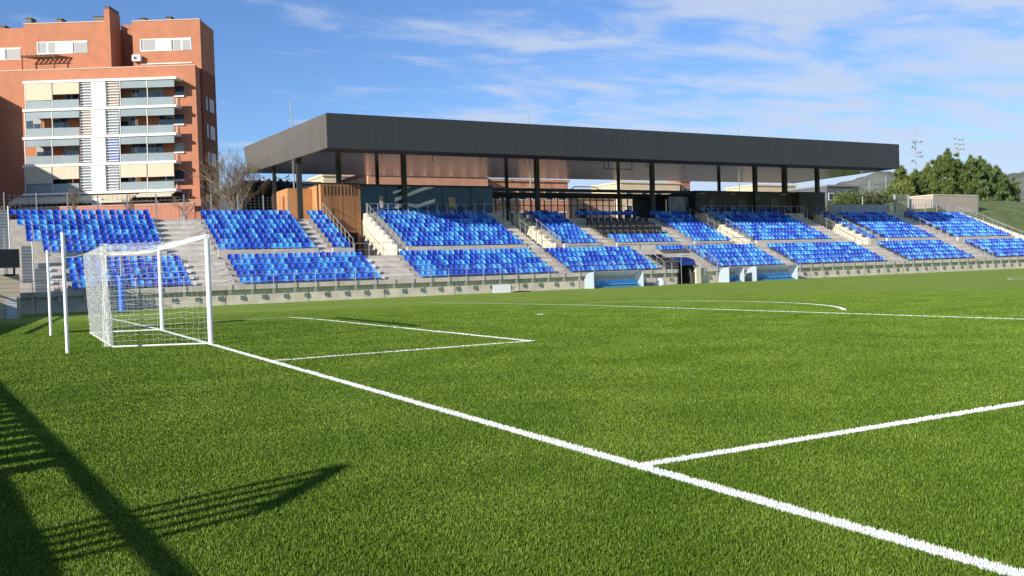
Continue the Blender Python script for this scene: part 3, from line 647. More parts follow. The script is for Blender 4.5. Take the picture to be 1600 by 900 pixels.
Tb(MB().path([(TX0-1.0,36.32,-.28),(TX0-1.0,36.32,1.6)],.03,6).path([(TX0,36.3,-.28),(TX0,36.3,2.2),(TX0+1,36.3,2.2)],.025,6),'canopy_frame',steel)
g=MB()
for k in range(3): g.path([(TX0+.6+.3*math.cos(a)+.2*k,38+k,.5+.5*math.sin(a)) for a in np.linspace(0,math.pi*2,13)],.03,5)
Tb(g,'hose_reel',mat('reel_blue',(.03,.08,.35),.5))
# blue padded post
t=thing('padded_post','blue padded post seen through the goal net','post',(2.0,33.5,-.26))
MB().tube((0,0,0),(0,0,2.1),.22,14).build('pad',blueM,t); MB().tube((0,0,2.1),(0,0,3.3),.05,8).build('pole',steel,t)

# ------------------------------------------------------------------ left end: screen, beige hut, ribbed panels
rib=stripes('ribbed_steel',(.20,.225,.235),(.27,.29,.30),'Z',5.,.5,.18,.3,.2,.6)
def fpt(px,py,Y): p=onY(px,py,Y); return p
def end_panel(px0,px1,py0,py1,Y,lab):
    a=fpt(px0,py0,Y);b_=fpt(px1,py1,Y); o=thing('ribbed_panel',lab,'panel',((a[0]+b_[0])/2,Y,b_[2]),0,'ribbed grey panels at the left end of the stand')
    wd=abs(b_[0]-a[0])/2; h=a[2]-b_[2]
    MB().box(-wd,wd,0,.08,0,h).build('sheet',rib,o); MB().tube((wd+.03,-.03,-.3),(wd+.03,-.03,h+.25),.04,6).build('edge_post',steel,o)
end_panel(-40,15,328,400,41.0,'tall ribbed grey panel behind the black screen, leftmost')
end_panel(33,53,384,462,39.6,'ribbed grey panel in the middle of the stepping panels')
end_panel(54,76,420,478,37.9,'lowest ribbed grey panel nearest the goal poles')
a=fpt(20,421,27);b_=fpt(20,491,27)
hut=thing('equipment_hut','beige block hut at the left edge below a black screen','hut',(-5.6,27,-.2))
hb=stripes('beige_block',(.42,.36,.26),(.50,.43,.32),'Z',4.5,.9,.06,0,.3,.3)
w0=-4.1-(-5.6)
MB().box(-4,fpt(31,450,27)[0]+5.6,0,3.5,0,a[2]-b_[2]).build('wall',hb,hut)
d0=fpt(9,457,26.9);d1=fpt(27,491,26.9)
MB().box(d0[0]+5.6,d1[0]+5.6,-.06,-.003,.02,d0[2]-b_[2]).build('door',stripes('white_louvre',(.50,.52,.54),(.60,.62,.64),'Z',9,.6,.25),hut)
s0=fpt(-30,390,26.3);s1=fpt(31,418,26.3)
scr=thing('black_screen','black box screen mounted above the beige hut','screen',(s1[0],26.3,s1[2]))
MB().box(s0[0]-s1[0],0,0,.5,0,s0[2]-s1[2]).build('housing',mat('screen_black',(.008,.009,.011),.4),scr)
MB().path([(-.25,.25,0),(-.25,.6,-.35),(-.7,.6,-.35)],.05,6).build('bracket',dark,scr)
t=thing('stair_wall','raking stair wall with shade in its dark colour right of the beige hut','wall',(-3.0,30,-.2))
MB().prism([(0,0),(6.8,0),(6.8,3.9),(5.8,3.9),(5.8,3.3),(4.8,3.3),(4.8,2.7),(3.8,2.7),(3.8,2.1),(2.8,2.1),(2.8,1.5),(1.8,1.5),(1.8,.9),(.8,.9),(.8,.4),(0,.4)],'y',0,.2)
# a solid raking flank: runs from the hut up to the stand
MB().prism([(30-30,0),(36.8-30,0),(36.8-30,4.6),(35-30,4.1),(33-30,2.9),(31-30,1.6),(30-30,.9)],'x',-1.1,-.9).build('flank',mat('shaded_concrete',(.16,.16,.155),.9,var=.2,scale=1),t)  # shadow over this wall is put into its dark colour
MB().path([(-1.0,0,.9),(-1.0,3,3.3),(-1.0,6.7,5.1)],.03,6).build('handrail',steel,t)

# ------------------------------------------------------------------ posts and wire fence along the top of the stand
fm=mat('fence_wire',(.20,.20,.20),.6)
def wire_fence(x0,x1,y,z0,z1,sp,lab,grp=None,mesh=.35,pm=None,y1=None,rail=True):
    t=thing('wire_fence',lab,'fence',(x0,y,z0),0 if y1 is None else math.atan2(y1-y,x1-x0)); Ln=(x1-x0) if y1 is None else math.hypot(x1-x0,y1-y); n=max(1,round(Ln/sp)); H=z1-z0; pm=pm or steel
    p0=None
    for i in range(n+1):
        if p0 is None: p0=MB().box(-.045,.045,-.045,.045,0,H).build('fence_post',pm,t); o=p0
        else: o=p0.copy(); COL.objects.link(o); o.parent=t
        o.location=(Ln*i/n,0,0)
    g=MB(); k=max(1,int(Ln/mesh))
    for i in range(k+1): g.tube((Ln*i/k,.02,.05),(Ln*i/k,.02,H-.1),.008,3,cap=False)
    for zz in np.arange(.15,H-.05,.25): g.tube((0,.02,zz),(Ln,.02,zz),.008,3,cap=False)
    g.build('wire_mesh',fm,t); return t
wire_fence(-6,17.2,51.6,6.2,8.35,2.1,'wire fence with pale posts behind the upper left seat blocks')
wire_fence(82,105,52.5,6.4,8.2,2.4,'wire fence with pale posts behind the upper right seat blocks')

# ------------------------------------------------------------------ apartment building (local frame: u along facade, w away from camera)
AO=CAM+Rv*0+Dv*98; 
apt=thing('apartment_building','orange brick apartment block with grey glazed balconies at the left','building',(float(AO[0]),float(AO[1]),6.2),math.atan2(Rv[1],Rv[0]))
# local x = Rv ; local y = Dv (since Dv is Rv rotated +90deg)
def Apart(mb,nm,m,parent=None): return mb.build(nm,m,parent or apt)
def U(px,py,wd): u,z=AW(px,py,wd); return u,z-6.2
def prect(mb,px0,px1,py0,py1,wd,th,front=0,mi=0):
    """box whose front face at depth wd covers the pixel rectangle"""
    pc=(px0+px1)/2; u0,_=U(px0,(py0+py1)/2,wd);u1,_=U(px1,(py0+py1)/2,wd);_,z1=U(pc,py0,wd);_,z0=U(pc,py1,wd)
    mb.box(u0,u1,wd-98-front,wd-98+th,z0,z1,mi); return mb
def top(px,py,wd): return U(px,py,wd)[1]
g=MB(); u0=U(-120,200,99.5)[0]; u1=U(308.5,200,99.5)[0]; zt_=top(150,107,99.5)
um0=U(36,200,99.5)[0]; 
g.box(u0,u1,1.5,7.4,-.2,zt_)
Apart(g,'lower_block',brick)
g=MB(); a0=U(38.5,80,101)[0];a1=U(170,80,101)[0]; g.box(a0,a1,3.0,12,zt_,top(100,36,101)); 
b0=U(208,80,101)[0];b1=U(314,80,101)[0]; g.box(b0,b1,3.0,7.6,zt_-14,top(260,32,101)); 
g.box(U(-120,80,102)[0],a0,4.0,12,zt_,top(15,44,102)); g.box(a1,b0,6.5,12,zt_,top(190,33,103)); 
g.box(u1-.01,b1,3.0,7.6,-.2,zt_)
Apart(g,'upper_block',brick)
g=MB(); c0=U(164,60,99.9)[0];c1=U(172.5,60,99.9)[0]; g.box(c0,c1,1.9,4.6,zt_,top(168,14,99.9)); Apart(g,'chimney_slab',brick)
g=MB(); g.box(c0+.05,c1-.05,2.0,4.5,top(168,14,99.9),top(168,8.5,99.9)); Apart(g,'chimney_cap',mat('cap_grey',(.10,.10,.09),.9))
dk=mat('chimney_pot',(.16,.15,.12),.9)
for px,wpx,h,wd in ((4,7,5,102.4),(45,8,7,103),(93,7,6,103),(155,16,10,102.6),(223,8,4,103),(264,7,6,103)):
    base=(46 if px<38 else 36 if px<180 else 33); u=U(px,base,wd)[0]; z=top(px,base,wd); ww=wpx*.07/2
    t_=Apart(MB().box(u-ww,u+ww,wd-98,wd-98+1,z-1,z+h*.07),'chimney',dk); Apart(MB().box(u-ww-.08,u+ww+.08,wd-98-.08,wd-98+1.08,z+h*.07,z+h*.07+.1),'chimney_top',dark,t_)
g=MB(); g.box(u0,u1+.03,1.45,1.8,zt_,zt_+.1); g.box(b0-.03,b1+.03,2.95,3.3,top(260,32,101),top(260,32,101)+.1); g.box(a0-.03,a1,2.95,3.3,top(100,36,101),top(100,36,101)+.1); Apart(g,'parapet_coping',mat('coping_pale',(.55,.40,.32),.8))
slab_m=mat('slab_white',(.78,.76,.70),.7,var=.05,scale=1); panel_m=mat('balcony_glass',(.24,.29,.295),.25,var=.10,scale=.4); dwin=mat('window_dark',(.035,.05,.07),.12,spec=.8); shut=mat('shutter_grey',(.34,.34,.33),.7); awn=mat('awning_canvas',(.56,.50,.36),.85,var=.05,scale=1); wpan=mat('white_panel',(.84,.84,.86),.5)
inwall=mat('balcony_inner_wall',(.40,.16,.08),.9); lou=mat('louvre_pale',(.20,.24,.28),.5); loub=mat('louvre_blue',(.10,.17,.40),.5)
SL=[(129,121.7),(172.3,166),(216.3,209.7),(259.6,253),(303.6,297.7)]
def sy(k,px):
    l,r_=SL[k]; return l+(r_-l)*(px-37)/(273-37)
W0=98.0
for k in range(5):
    g=MB(); ua,za=U(38,SL[k][0],W0); ub,zb_=U(274.5,SL[k][1],W0); z=(za+zb_)/2
    Apart(g.box(ua-.15,ub+.1,-.12,1.55,z-.13,z+.13),'balcony_slab',slab_m)
def bay(k,p0,p1,kind,first=False):
    pc=(p0+p1)/2; y0=sy(k,pc)+2; y1=sy(k+1,pc)-2.2; H=y1-y0
    if kind=='white': Apart(prect(MB(),p0,p1,y0-1,y1+1,W0,.5,.02),'white_panel',wpan); return
    if kind[0:3]=='lou':
        m={'loub':loub,'lour':mat('louvre_brown',(.34,.26,.22),.6),'loug':lou}[kind]
        Apart(prect(MB(),p0,p1,y0,y1,W0+.15,.08),'louvre_back',m)
        g=MB(); n=9
        for i in range(n): yy=y0+H*(i+.35)/n; prect(g,p0+1,p1-.5,yy,yy+1.05,W0+.02,.07)
        Apart(g,'louvre_blades',slab_m); Apart(prect(MB(),p0-.6,p0+.8,y0,y1,W0,.3),'louvre_frame',mat('frame_dark',(.08,.09,.11),.5)); return
    # glazed balcony bay: pale header, opening with inner wall and window, glass rail
    aw=kind.startswith('awn')
    if not aw: Apart(prect(MB(),p0+.4,p1-.4,y0,y0+H*.29,W0+.02,.05),'header_panel',panel_m)
    Apart(prect(MB(),p0+.4,p1-.4,y1-H*.32,y1,W0+.02,.05),'balcony_rail',panel_m)
    Apart(prect(MB(),p0-.45,p0+.45,y0,y1,W0-.02,.1),'balcony_post',slab_m)
    # inner wall and window stand 1.45 m back: shown through the opening
    m1,m2=(p0+(p1-p0)*.42,p1-1) if (k+int(p0))%2 else (p0+1,p0+(p1-p0)*.6)
    wf=Apart(prect(MB(),m1,m2,y0+H*.18,y1-H*.06,W0+1.44,.05),'balcony_window',shut)
    Apart(prect(MB(),m1+1.2,(m1+m2)/2-.6,y0+H*(.26+.12*((k*7+int(p0))%3)),y1-H*.08,W0+1.42,.02),'pane',dwin,wf)
    Apart(prect(MB(),(m1+m2)/2+.6,m2-1.2,y0+H*(.26+.12*((k*5+int(p1))%3)),y1-H*.08,W0+1.42,.02),'pane',dwin,wf)
    if aw:
        L_=float(kind[3:]); Apart(prect(MB(),p0+.8,p1-.8,y0-.5,y0+H*L_,W0-.06,.03),'awning',awn)
for k in range(4):
    left=[('awn.68','awn.46'),('g','g'),('g','g'),('awn.66','awn.50')][k]; right=[('g','g'),('g','g'),('g','g'),('awn.5','awn.5')][k]
    bay(k,39,81.5,left[0]); bay(k,81.5,124,left[1]); bay(k,125.5,143,['loug','lour','loug','loug'][k]); bay(k,143.2,165,'white'); bay(k,166,186,['lour','loug','loub','loug'][k]); bay(k,187.5,230,right[0]); bay(k,230,272.5,right[1])
for k in range(4):      # small windows right of the balconies, in the brick
    y=sy(k,280)+13; 
    wf=Apart(prect(MB(),273.5,287.5,y,y+15,99.5,.1,.03),'side_window',[dwin,dwin,shut,dwin][k]); Apart(prect(MB(),272.8,288.5,y+15,y+17.2,99.5,.1,.18),'sill',slab_m,wf)
    Apart(prect(MB(),276,276.8,y+18,y+32,99.3,.04,.02),'clothes_rail',steel)
# upper windows
def win(p0,p1,y0,y1,wd,parts):
    wf=Apart(prect(MB(),p0,p1,y0,y1,wd,.1,.05),'window_surround',slab_m)
    for a,b_,m in parts: Apart(prect(MB(),a,b_,y0+1.6,y1-1.4,wd-.06,.06,.01),'shutter' if m is shut else 'panel',m,wf)
win(58,137,64.5,84,101,[(59.5,61,dark),(61.5,72,shut),(75,86,shut),(87,113,wpan),(114,116,dark),(117,136,shut)])
win(219,299,60,79.5,101,[(220.5,222.5,dark),(223.5,242,shut),(243,267,wpan),(268,270,dark),(271,282,shut),(285,297,shut)])
win(-20,33,75,94,102,[(-19,7,wpan),(8,10,dark),(10.5,32,shut)])
Apart(prect(MB(),206,219,85.5,95,100.4,.5),'air_conditioner',white); Apart(prect(MB(),208.5,213.5,88,93,100.38,.01),'fan_grille',dark)
Apart(prect(MB(),220,300,98.5,100,101,.3,.1),'roof_strip',slab_m)
# windows in the shaded right-hand side (local x = const)
us=b1
for k in range(4):
    zc=top(330,165+k*42.5,103.5)
    for (ya,yb,m,nm) in ((3.9,4.4,dwin,'side_window'),(5.2,5.45,slab_m,'side_shutter'),(5.5,6.6,dwin,'side_window')):
        Apart(MB().box(us+.005,us+.05,ya,yb,zc-.75,zc+.75),nm,m)
# pergola on the terrace
g=MB(); pw=mat('pergola_wood',(.16,.07,.04),.8)
for i in range(8):
    u=U(32+i*7.2,90,99.9)[0]; z=top(60,88,99.9); g.add([(u,1.9,z),(u+.14,1.9,z),(u+3.0,4.0,z-.25),(u+2.86,4.0,z-.25),(u,1.9,z+.16),(u+.14,1.9,z+.16),(u+3.0,4.0,z-.09),(u+2.86,4.0,z-.09)],[(0,3,2,1),(4,5,6,7),(0,1,5,4),(1,2,6,5),(2,3,7,6),(3,0,4,7)])
g.tube((U(32,90,99.9)[0],1.95,z-.02),(U(88,90,99.9)[0],1.95,z-.02),.07,5); g.tube((U(84,90,99.9)[0],1.95,zt_),(U(84,90,99.9)[0],1.95,z),.07,5); g.tube((U(34,90,99.9)[0],1.95,zt_),(U(34,90,99.9)[0],1.95,z),.07,5)
Apart(g,'pergola',pw)
# street-level terrace: awnings, white unit, low brick wall
def slant(p0,p1,y0,y1,wd,fwd,nm,m):
    ua,za=U(p0,y0,wd);ub,zb_=U(p1,y0,wd); _,zc=U((p0+p1)/2,y1,wd-fwd); z=(za+zb_)/2
    Apart(MB().add([(ua,wd-98,z),(ub,wd-98,z),(ub,wd-98-fwd,zc),(ua,wd-98-fwd,zc),(ua,wd-98,z-.05),(ub,wd-98,z-.05),(ub,wd-98-fwd,zc-.22),(ua,wd-98-fwd,zc-.22)],[(0,1,2,3),(7,6,5,4),(0,4,5,1),(1,5,6,2),(2,6,7,3),(3,7,4,0)]),nm,m)
slant(70,143,306,314,97.9,2.2,'street_awning',awn); slant(143,214,304,313,97.9,2.0,'street_awning',awn); slant(219,274,300.5,304,97.9,1.2,'street_awning',awn); slant(25,70,308,316,97.9,1.5,'street_awning',awn)
Apart(prect(MB(),20,290,306,340,99.3,.15),'shade_opening',mat('opening_shade',(.03,.025,.022),.6,var=.4,scale=.4,col2=(.12,.06,.04)))  # dark sheet standing for the black shade under the awnings
Apart(prect(MB(),143,158,310,320,96.0,.5),'white_unit',white)
Apart(prect(MB(),285,314,311,322,98.5,.6),'entrance_roof',brick_pale)
lw=thing('terrace_wall','low pink brick wall between stand fence and apartment block','wall',(float(AO[0]),float(AO[1]),6.2),math.atan2(Rv[1],Rv[0]))
u_a,_=U(34,330,93);u_b,_=U(304,330,93); MB().box(u_a,u_b,-5,-4.7,-.2,top(200,320.5,93)).build('brickwork',brick_pale,lw)
MB().box(u_a,u_b,-5.03,-4.67,top(200,320.5,93),top(200,320.5,93)+.08).build('coping',mat('coping_pale',(.55,.40,.32),.8),lw)
# unseen wings added left of the frame to cast shadow over the facade
uw=U(-8,146,99.5); nb=thing('shadow_block','unseen brick block added left of the apartment building to shade it','building',(float(AO[0]),float(AO[1]),6.2),math.atan2(Rv[1],Rv[0]))
MB().box(uw[0]-12,uw[0],-1.6,1.45,-.2,top(-8,141,98)).build('shadow_tall_wing',brick,nb)
uq=U(-35,195,97)[0]; MB().box(uq-14,uq,-16,-5.5,-.2,top(-35,213,97)).build('shadow_low_wing',brick,nb)

# ------------------------------------------------------------------ background buildings seen under the roof
def bldg(name,label,px0,px1,pyt,Y,depth,m,zbase=6.2,roofm=None,wins=0,wm=None,parap=True):
    a=onY(px0,pyt,Y); b_=onY(px1,pyt,Y); t=thing(name,label,'building',((a[0]+b_[0])/2,Y,zbase)); wd=(b_[0]-a[0])/2; H=(a[2]+b_[2])/2-zbase
    wl=MB().box(-wd,wd,0,depth,0,H).build('wall',m,t)
    MB().box(-wd-.2,wd+.2,-.2,depth+.2,H,H+.35).build('roof',roofm or m,t)
    for i in range(wins):
        x=-wd+(i+.5)*2*wd/wins
        for zz in ([H-2.6] if H<7 else [H-2.6,H-5.6]):
            f=MB().box(x-.75,x+.75,-.06,-.003,zz,zz+1.4).build('window',slab_m,t); MB().box(x-.6,x+.6,-.08,-.062,zz+.12,zz+1.28).build('pane',wm or dwin,f)
    return t
redm=mat('far_brick',(.36,.15,.10),.9,var=.2,scale=.3); cream=mat('far_cream',(.66,.52,.33),.9,var=.08,scale=.3)
bldg('brick_house','long reddish brick house seen between roof soffit and glass lounge',575,762,275,84,10,mat('sunny_brick',(.50,.25,.15),.9,var=.15,scale=.5),wins=9,roofm=mat('tile_roof',(.30,.09,.06),.9))
bldg('brick_block','mottled brown brick block seen left of the lobby sky gap',762,887,284,86,12,mat('mottled_brick',(.50,.24,.13),.9,var=.35,scale=1.2),wins=6)
bldg('cream_house','cream house seen through the gap right of the lobby sky gap',970,1062,287,118,10,cream,wins=4)
bldg('brown_tower','narrow brown building beside the cream house under the roof',1062,1078,284,119,8,redm,wins=1)
bldg('beige_house','beige house seen below the soffit above the dark pavilion',1180,1243,291,122,9,cream,wins=3)
bldg('orange_house','low orange house behind the timber kiosk under the roof',505,570,276,118,8,cream,wins=3)
bldg('street_house','pale house with orange base seen through the lobby glazing',775,960,311,92,8,mat('street_cream',(.55,.42,.28),.9,var=.3,scale=.2,col2=(.45,.2,.1)),wins=0)
bldg('grey_warehouse','dark grey warehouse behind bare tree left of the roof',385,500,287,110,20,mat('warehouse',(.055,.06,.075),.7,var=.1,scale=.2))
bldg('glass_shed','flat roofed grey glass shed right of the roof end',1292,1342,292,98,10,mat('shed_grey',(.11,.12,.13),.5),zbase=4,roofm=mat('shed_roof',(.22,.22,.21),.7),wins=4)

# ------------------------------------------------------------------ trees
def bare_tree(x,y,z,H,spread,lab,seed,twigs=7,cm=None,up=.6,stem=.30,thick=.013,levels=5):
    rr=random.Random(seed); t=thing('bare_tree',lab,'tree',(x,y,z)); tr=MB(); cr_=MB()
    def grow(p,d,L,r,lev):
        q=p+d*L; (tr if lev<1 else cr_).tube(p,q,r,5 if lev<2 else 3,r*.68,cap=False)
        if lev>=levels: return
        for i in range(rr.choice([2,3,3]) if lev else twigs):
            a=Vector((rr.gauss(0,1),rr.gauss(0,1),rr.gauss(0,.5))).normalized()
            nd=(d*.9+a*spread+Vector((0,0,up*.35))).normalized(); st=p+d*L*(rr.uniform(.45,1) if i else 1)
            grow(st,nd,(H*.24 if lev==0 else L)*rr.uniform(.58,.86),max(r*.58,.009),lev+1)
    grow(Vector((0,0,0)),Vector((0,0,1)),H*stem,H*thick,0)
    m=cm or mat('twig',(.20,.15,.085),.9,var=.3,scale=1); tr.build('trunk',mat('bark',(.16,.13,.10),.9),t); cr_.build('branches',m,t)
p=onY(368,335,58); bare_tree(p[0]+.1,58,5.8,10.8,.62,'large bare tree with golden twigs between apartment block and roof',3,16,stem=.14,thick=.012,levels=6)
p=onY(346,335,62); bare_tree(p[0],62,5.8,6.6,.85,'smaller bare tree left of the large golden bare tree',9,7)
p=onY(292,335,62); bare_tree(p[0],62,5.6,4.6,.7,'thin bare tree in front of the right side of the apartment block',5,6)
p=onY(113,335,60); bare_tree(p[0],60,5.6,5.6,.5,'slender bare sapling in front of the left balconies',6,5,up=1.2)
p=onY(201,335,60); bare_tree(p[0],60,5.6,4.2,.5,'slender bare sapling in front of the right balconies',8,5,up=1.2)
p=onY(2,335,58); bare_tree(p[0],58,5.8,3.6,.8,'bare tree at left edge of the frame behind the stand',12,6)
def leafy_mat(nm,c1,c2):
    if nm in MATS: return MATS[nm]
    m=bpy.data.materials.new(nm); m.use_nodes=True; t=m.node_tree; b=t.nodes['Principled BSDF']; b.inputs['Roughness'].default_value=.65; b.inputs['Specular IOR Level'].default_value=.2
    gm=t.nodes.new('ShaderNodeNewGeometry'); mx_=t.nodes.new('ShaderNodeMix'); mx_.data_type='RGBA'; mx_.inputs['A'].default_value=(*c1,1); mx_.inputs['B'].default_value=(*c2,1)
    t.links.new(gm.outputs['Random Per Island'],mx_.inputs['Factor']); t.links.new(mx_.outputs['Result'],b.inputs['Base Color']); MATS[nm]=m; return m
def crown_tree(name,x,y,z,H,W,lab,seed,kind='conifer',m=None,n=9000,grp=None,leaf=.22):
    g=np.random.default_rng(seed); t=thing(name,lab,'tree',(x,y,z),0,grp)
    MB().tube((0,0,0),(0,0,H*.75),H*.022,8,H*.006).build('trunk',mat('bark',(.16,.13,.10),.9),t)
    K=280
    if kind=='conifer':
        h=g.random(K)**.95; rad=W*(1-h)**.80*(.35+.68*g.random(K)); a=g.random(K)*6.283; cz=H*(.06+.90*h)+g.normal(0,.15,K); cs=W*.135*(1-h*.6)
        c=np.stack([rad*np.cos(a),rad*np.sin(a),cz],1)
        ex=g.normal(0,W*.20,(14,3)); ex[:,2]=H*(.80+.16*g.random(14)); ex[:,:2]*=.9
        c=np.vstack([c,[[0,0,H*1.0],[0,0,H*.95],[0,0,H*.89],[.1,0,H*.82]],ex]); cs=np.append(cs,[W*.03,W*.05,W*.08,W*.11]+[W*.05]*14)
    else:
        v=g.normal(0,1,(K,3)); v/=np.linalg.norm(v,axis=1)[:,None]; v*=g.random((K,1))**.33; c=v*[W,W,H*.40]+[0,0,H*.58]; cs=np.full(K,W*.24)
    idx=g.integers(0,len(c),n); d=g.normal(0,1,(n,3)); d/=np.linalg.norm(d,axis=1)[:,None]; d*=(g.random((n,1))**.4); P=c[idx]+d*cs[idx][:,None]*[1,1,.9 if kind!='conifer' else 1.1]
    out=d.copy(); out[:,2]+=.9 if kind=='conifer' else .3
    out/=np.linalg.norm(out,axis=1)[:,None]; side=np.cross(out,g.normal(0,1,(n,3))); side/=np.linalg.norm(side,axis=1)[:,None]
    Lf_=leaf*(.6+.8*g.random((n,1))); a_=P-side*Lf_*.28; b_=P+side*Lf_*.33; tip=P+out*Lf_*(2.0 if kind=='conifer' else 1.)
    o=np_mesh('crown',np.stack([a_,b_,tip],1).reshape(-1,3),np.arange(3*n).reshape(-1,3),m); o.parent=t; return t
con=leafy_mat('conifer_needles',(.040,.070,.018),(.15,.195,.05)); con_y=leafy_mat('yellowish_needles',(.060,.085,.020),(.20,.23,.055)); con_d=leafy_mat('dark_needles',(.045,.080,.026),(.155,.205,.07))
cs_=[(1408,262,con_y,2.6),(1430,268,con,2.8),(1450,258,con_y,3.4),(1467,248,con,3.2),(1480,236,con,3.8),(1497,252,con,3.2),(1516,247,con_d,3.2),(1531,247,con_d,3.2),(1545,259,con_d,3.0),(1556,262,con_d,3.0),(1571,278,con_d,2.6),(1440,282,con_y,3.0),(1505,270,con,3.0),(1540,278,con_d,3.0),(1580,287,con_d,2.4)]
for i,(px,py,m,W) in enumerate(cs_):
    Yt=84+ (i%3)*2.5; p=onY(px,py,Yt); zb0=6.15
    crown_tree('conifer_tree',p[0],Yt,zb0,p[2]-zb0,W*1.7,f"{['yellow green','mid green','dark green'][[con_y,con,con_d].index(m)]} conifer, {ORD[i+1] if i<11 else ['low one at left of the row','low one in the middle of the row','low one at right of the row','last low one at right end of the row'][i-11]}{' from left in the conifer row' if i<11 else ''}",40+i,'conifer',m,15000,'conifers beyond the grass bank',.26)
lf=leafy_mat('shrub_leaves',(.045,.075,.018),(.14,.17,.05)); lf2=leafy_mat('olive_leaves',(.05,.065,.03),(.13,.15,.07)); dkl=leafy_mat('dark_leaves',(.012,.02,.012),(.03,.045,.022))
for i,(px,py,W,m,lab) in enumerate(((1318,299,2.4,lf,'round yellow green shrub tree right of the roof end'),(1338,297,2.8,lf2,'olive green rounded tree second from the roof end'),(1362,299,2.4,lf2,'olive green rounded tree third from the roof end'),(1386,296,2.6,lf,'round shrub tree just left of the conifer row'),(1404,285,2.6,con_y,'tall yellow green bush at foot of the conifers'))):
    p=onY(px,py,74); crown_tree('round_tree',p[0],74,6.0,p[2]-6.0,W,lab,70+i,'round',m,5000,None,.28)
p=onY(432,279,104); crown_tree('dark_round_tree',p[0],104,6.2,p[2]-6.2,4.2,'dark round tree above the grey warehouse left of the roof',90,'round',dkl,7000,None,.4)

# ------------------------------------------------------------------ masts
def mast(name,px,pyt,Y,zb0,r,lab,cat='pole',lamps=()):
    p=onY(px,pyt,Y); q=onY(px+ (300-pyt)*.032*0,pyt,Y); t=thing(name,lab,cat,(p[0],Y,zb0)); H=p[2]-zb0
    pm=mat('mast_grey',(.30,.34,.31),.6,.1); MB().tube((0,0,0),(0,0,H),r,8,r*.6).build('mast',pm,t)
    if lamps: MB().box(-.9,.9,-.05,.05,0,0.01)
    for (dx_,py_) in lamps:
        k=abs(p[0]-CAM[0]); z=onY(px,py_,Y)[2]-zb0; u=dx_*Y*0+dx_
        MB().tube((0,0,z),(u,0,z),.05,5).build('lamp_arm',pm,t); MB().box(u-.38,u+.38,-.35,.15,z-.22,z+.22).build('floodlight',mat('floodlight_silver',(.42,.46,.48),.3,.4),t)
    return t
mast('roof_mast',454.5,157,66,6.2,.09,'thin grey mast rising behind the left part of the roof'); mast('roof_mast',825.5,179,66,6.2,.09,'thin grey mast rising behind the middle of the roof'); mast('roof_mast',1152.5,197,66,6.2,.10,'thin grey mast rising behind the right part of the roof')
mast('floodlight_mast',1429.5,201,107,6,.17,'tall pale floodlight mast with single lamps right of the roof','floodlight',((-.9,222),(1.6,221),(-1.2,230),(1.2,238),(1.6,244),(-1.4,252)))
mast('floodlight_mast',1497,216,150,6,.22,'distant floodlight mast with three lamp rows above the conifers','floodlight',((-1.9,217),(0.2,218),(1.9,218),(-1.6,225),(.4,226),(2.1,225),(-1.4,232),(.6,233),(2.3,232)))
for px,pyt,lab in ((1358,281,'thin post on the hillside left of the conifers'),(1384,276,'thin post nearest the left end of the conifers'),(1589,292,'thin pale post at far right beyond grass bank')): mast('lamp_post',px,pyt,90,6,.10,lab)
mast('lamp_post',1347.5,307,62,6,.10,'short white post above the fence right of the roof'); 

# ------------------------------------------------------------------ right end: plain block, gate fences, bank fence
t=thing('plain_block','plain beige rendered block half sunk in the grass bank','building',(0,0,0))
a=onY(1458,305,54.5);b_=onY(1528,305,54.5)
t.location=((a[0]+b_[0])/2,54.5,5.5); wd=(b_[0]-a[0])/2; H=a[2]-5.5
MB().box(-wd,wd,0,4,0,H).build('wall',mat('render_beige',(.40,.34,.29),.9,var=.06,scale=.6),t); MB().box(-wd-.06,wd+.06,-.06,4.06,H,H+.12).build('coping',concrete_l,t)
def mesh_gate(px0,px1,pyt,Y,zb0,lab,nm='mesh_gate'):
    a=onY(px0,pyt,Y);b_=onY(px1,pyt,Y); t=thing(nm,lab,'gate',(a[0],Y,zb0)); W_=b_[0]-a[0];H=a[2]-zb0
    for x in(0,W_): MB().box(x-.12,x+.12,-.1,.1,0,H).build('gate_post',mat('gate_post',(.36,.37,.37),.6),t)
    g=MB()
    for i in range(14): g.box(W_*i/14+.02,W_*i/14+.05,-.015,.015,.1,H-.05)
    for zz in np.arange(.2,H,.3): g.box(0,W_,-.015,.015,zz,zz+.03)
    g.build('mesh_infill',fm,t)
mesh_gate(1398,1419,304,53.5,6.2,'tall mesh gate with grey posts behind the upper right seats'); mesh_gate(1422,1457,311,53.8,6.2,'wide low mesh gate left of the plain beige block')
pw_=thing('pale_parapet','low white parapet wall behind the upper right seats','wall',(82.5,51.6,6.2)); MB().box(0,12.6,0,.25,-.3,.78).build('wall_body',concrete_l,pw_)
g0=onY(1530,318,66);g1=onY(1600,314,66)
wire_fence(g0[0],g1[0]+8,66,8.2,9.9,3.0,'pale post fence along the top of the grass bank')
t=thing('bank_handrail','steel handrail going down beside the grass bank at right','handrail',(105.6,38,0))
g=MB(); P_=[(0,i*1.25,.95+.52*i) for i in range(12)]
for p in P_: g.tube(p,(p[0],p[1],p[2]+1.1),.035,6)
g.path([(a,b_,c+1.1) for a,b_,c in P_],.04,6); g.path([(a,b_,c+.55) for a,b_,c in P_],.02,5); g.build('rail',steel,t)
t=thing('bank_edge_wall','pale concrete edge wall between right seats and grass bank','wall',(105.2,37.6,0))
MB().prism([(0,-.3),(13.6,-.3),(13.6,7.0),(5.3,3.7),(0,1.3)],'x',-.02,.3).build('edge_wall',concrete_l,t)

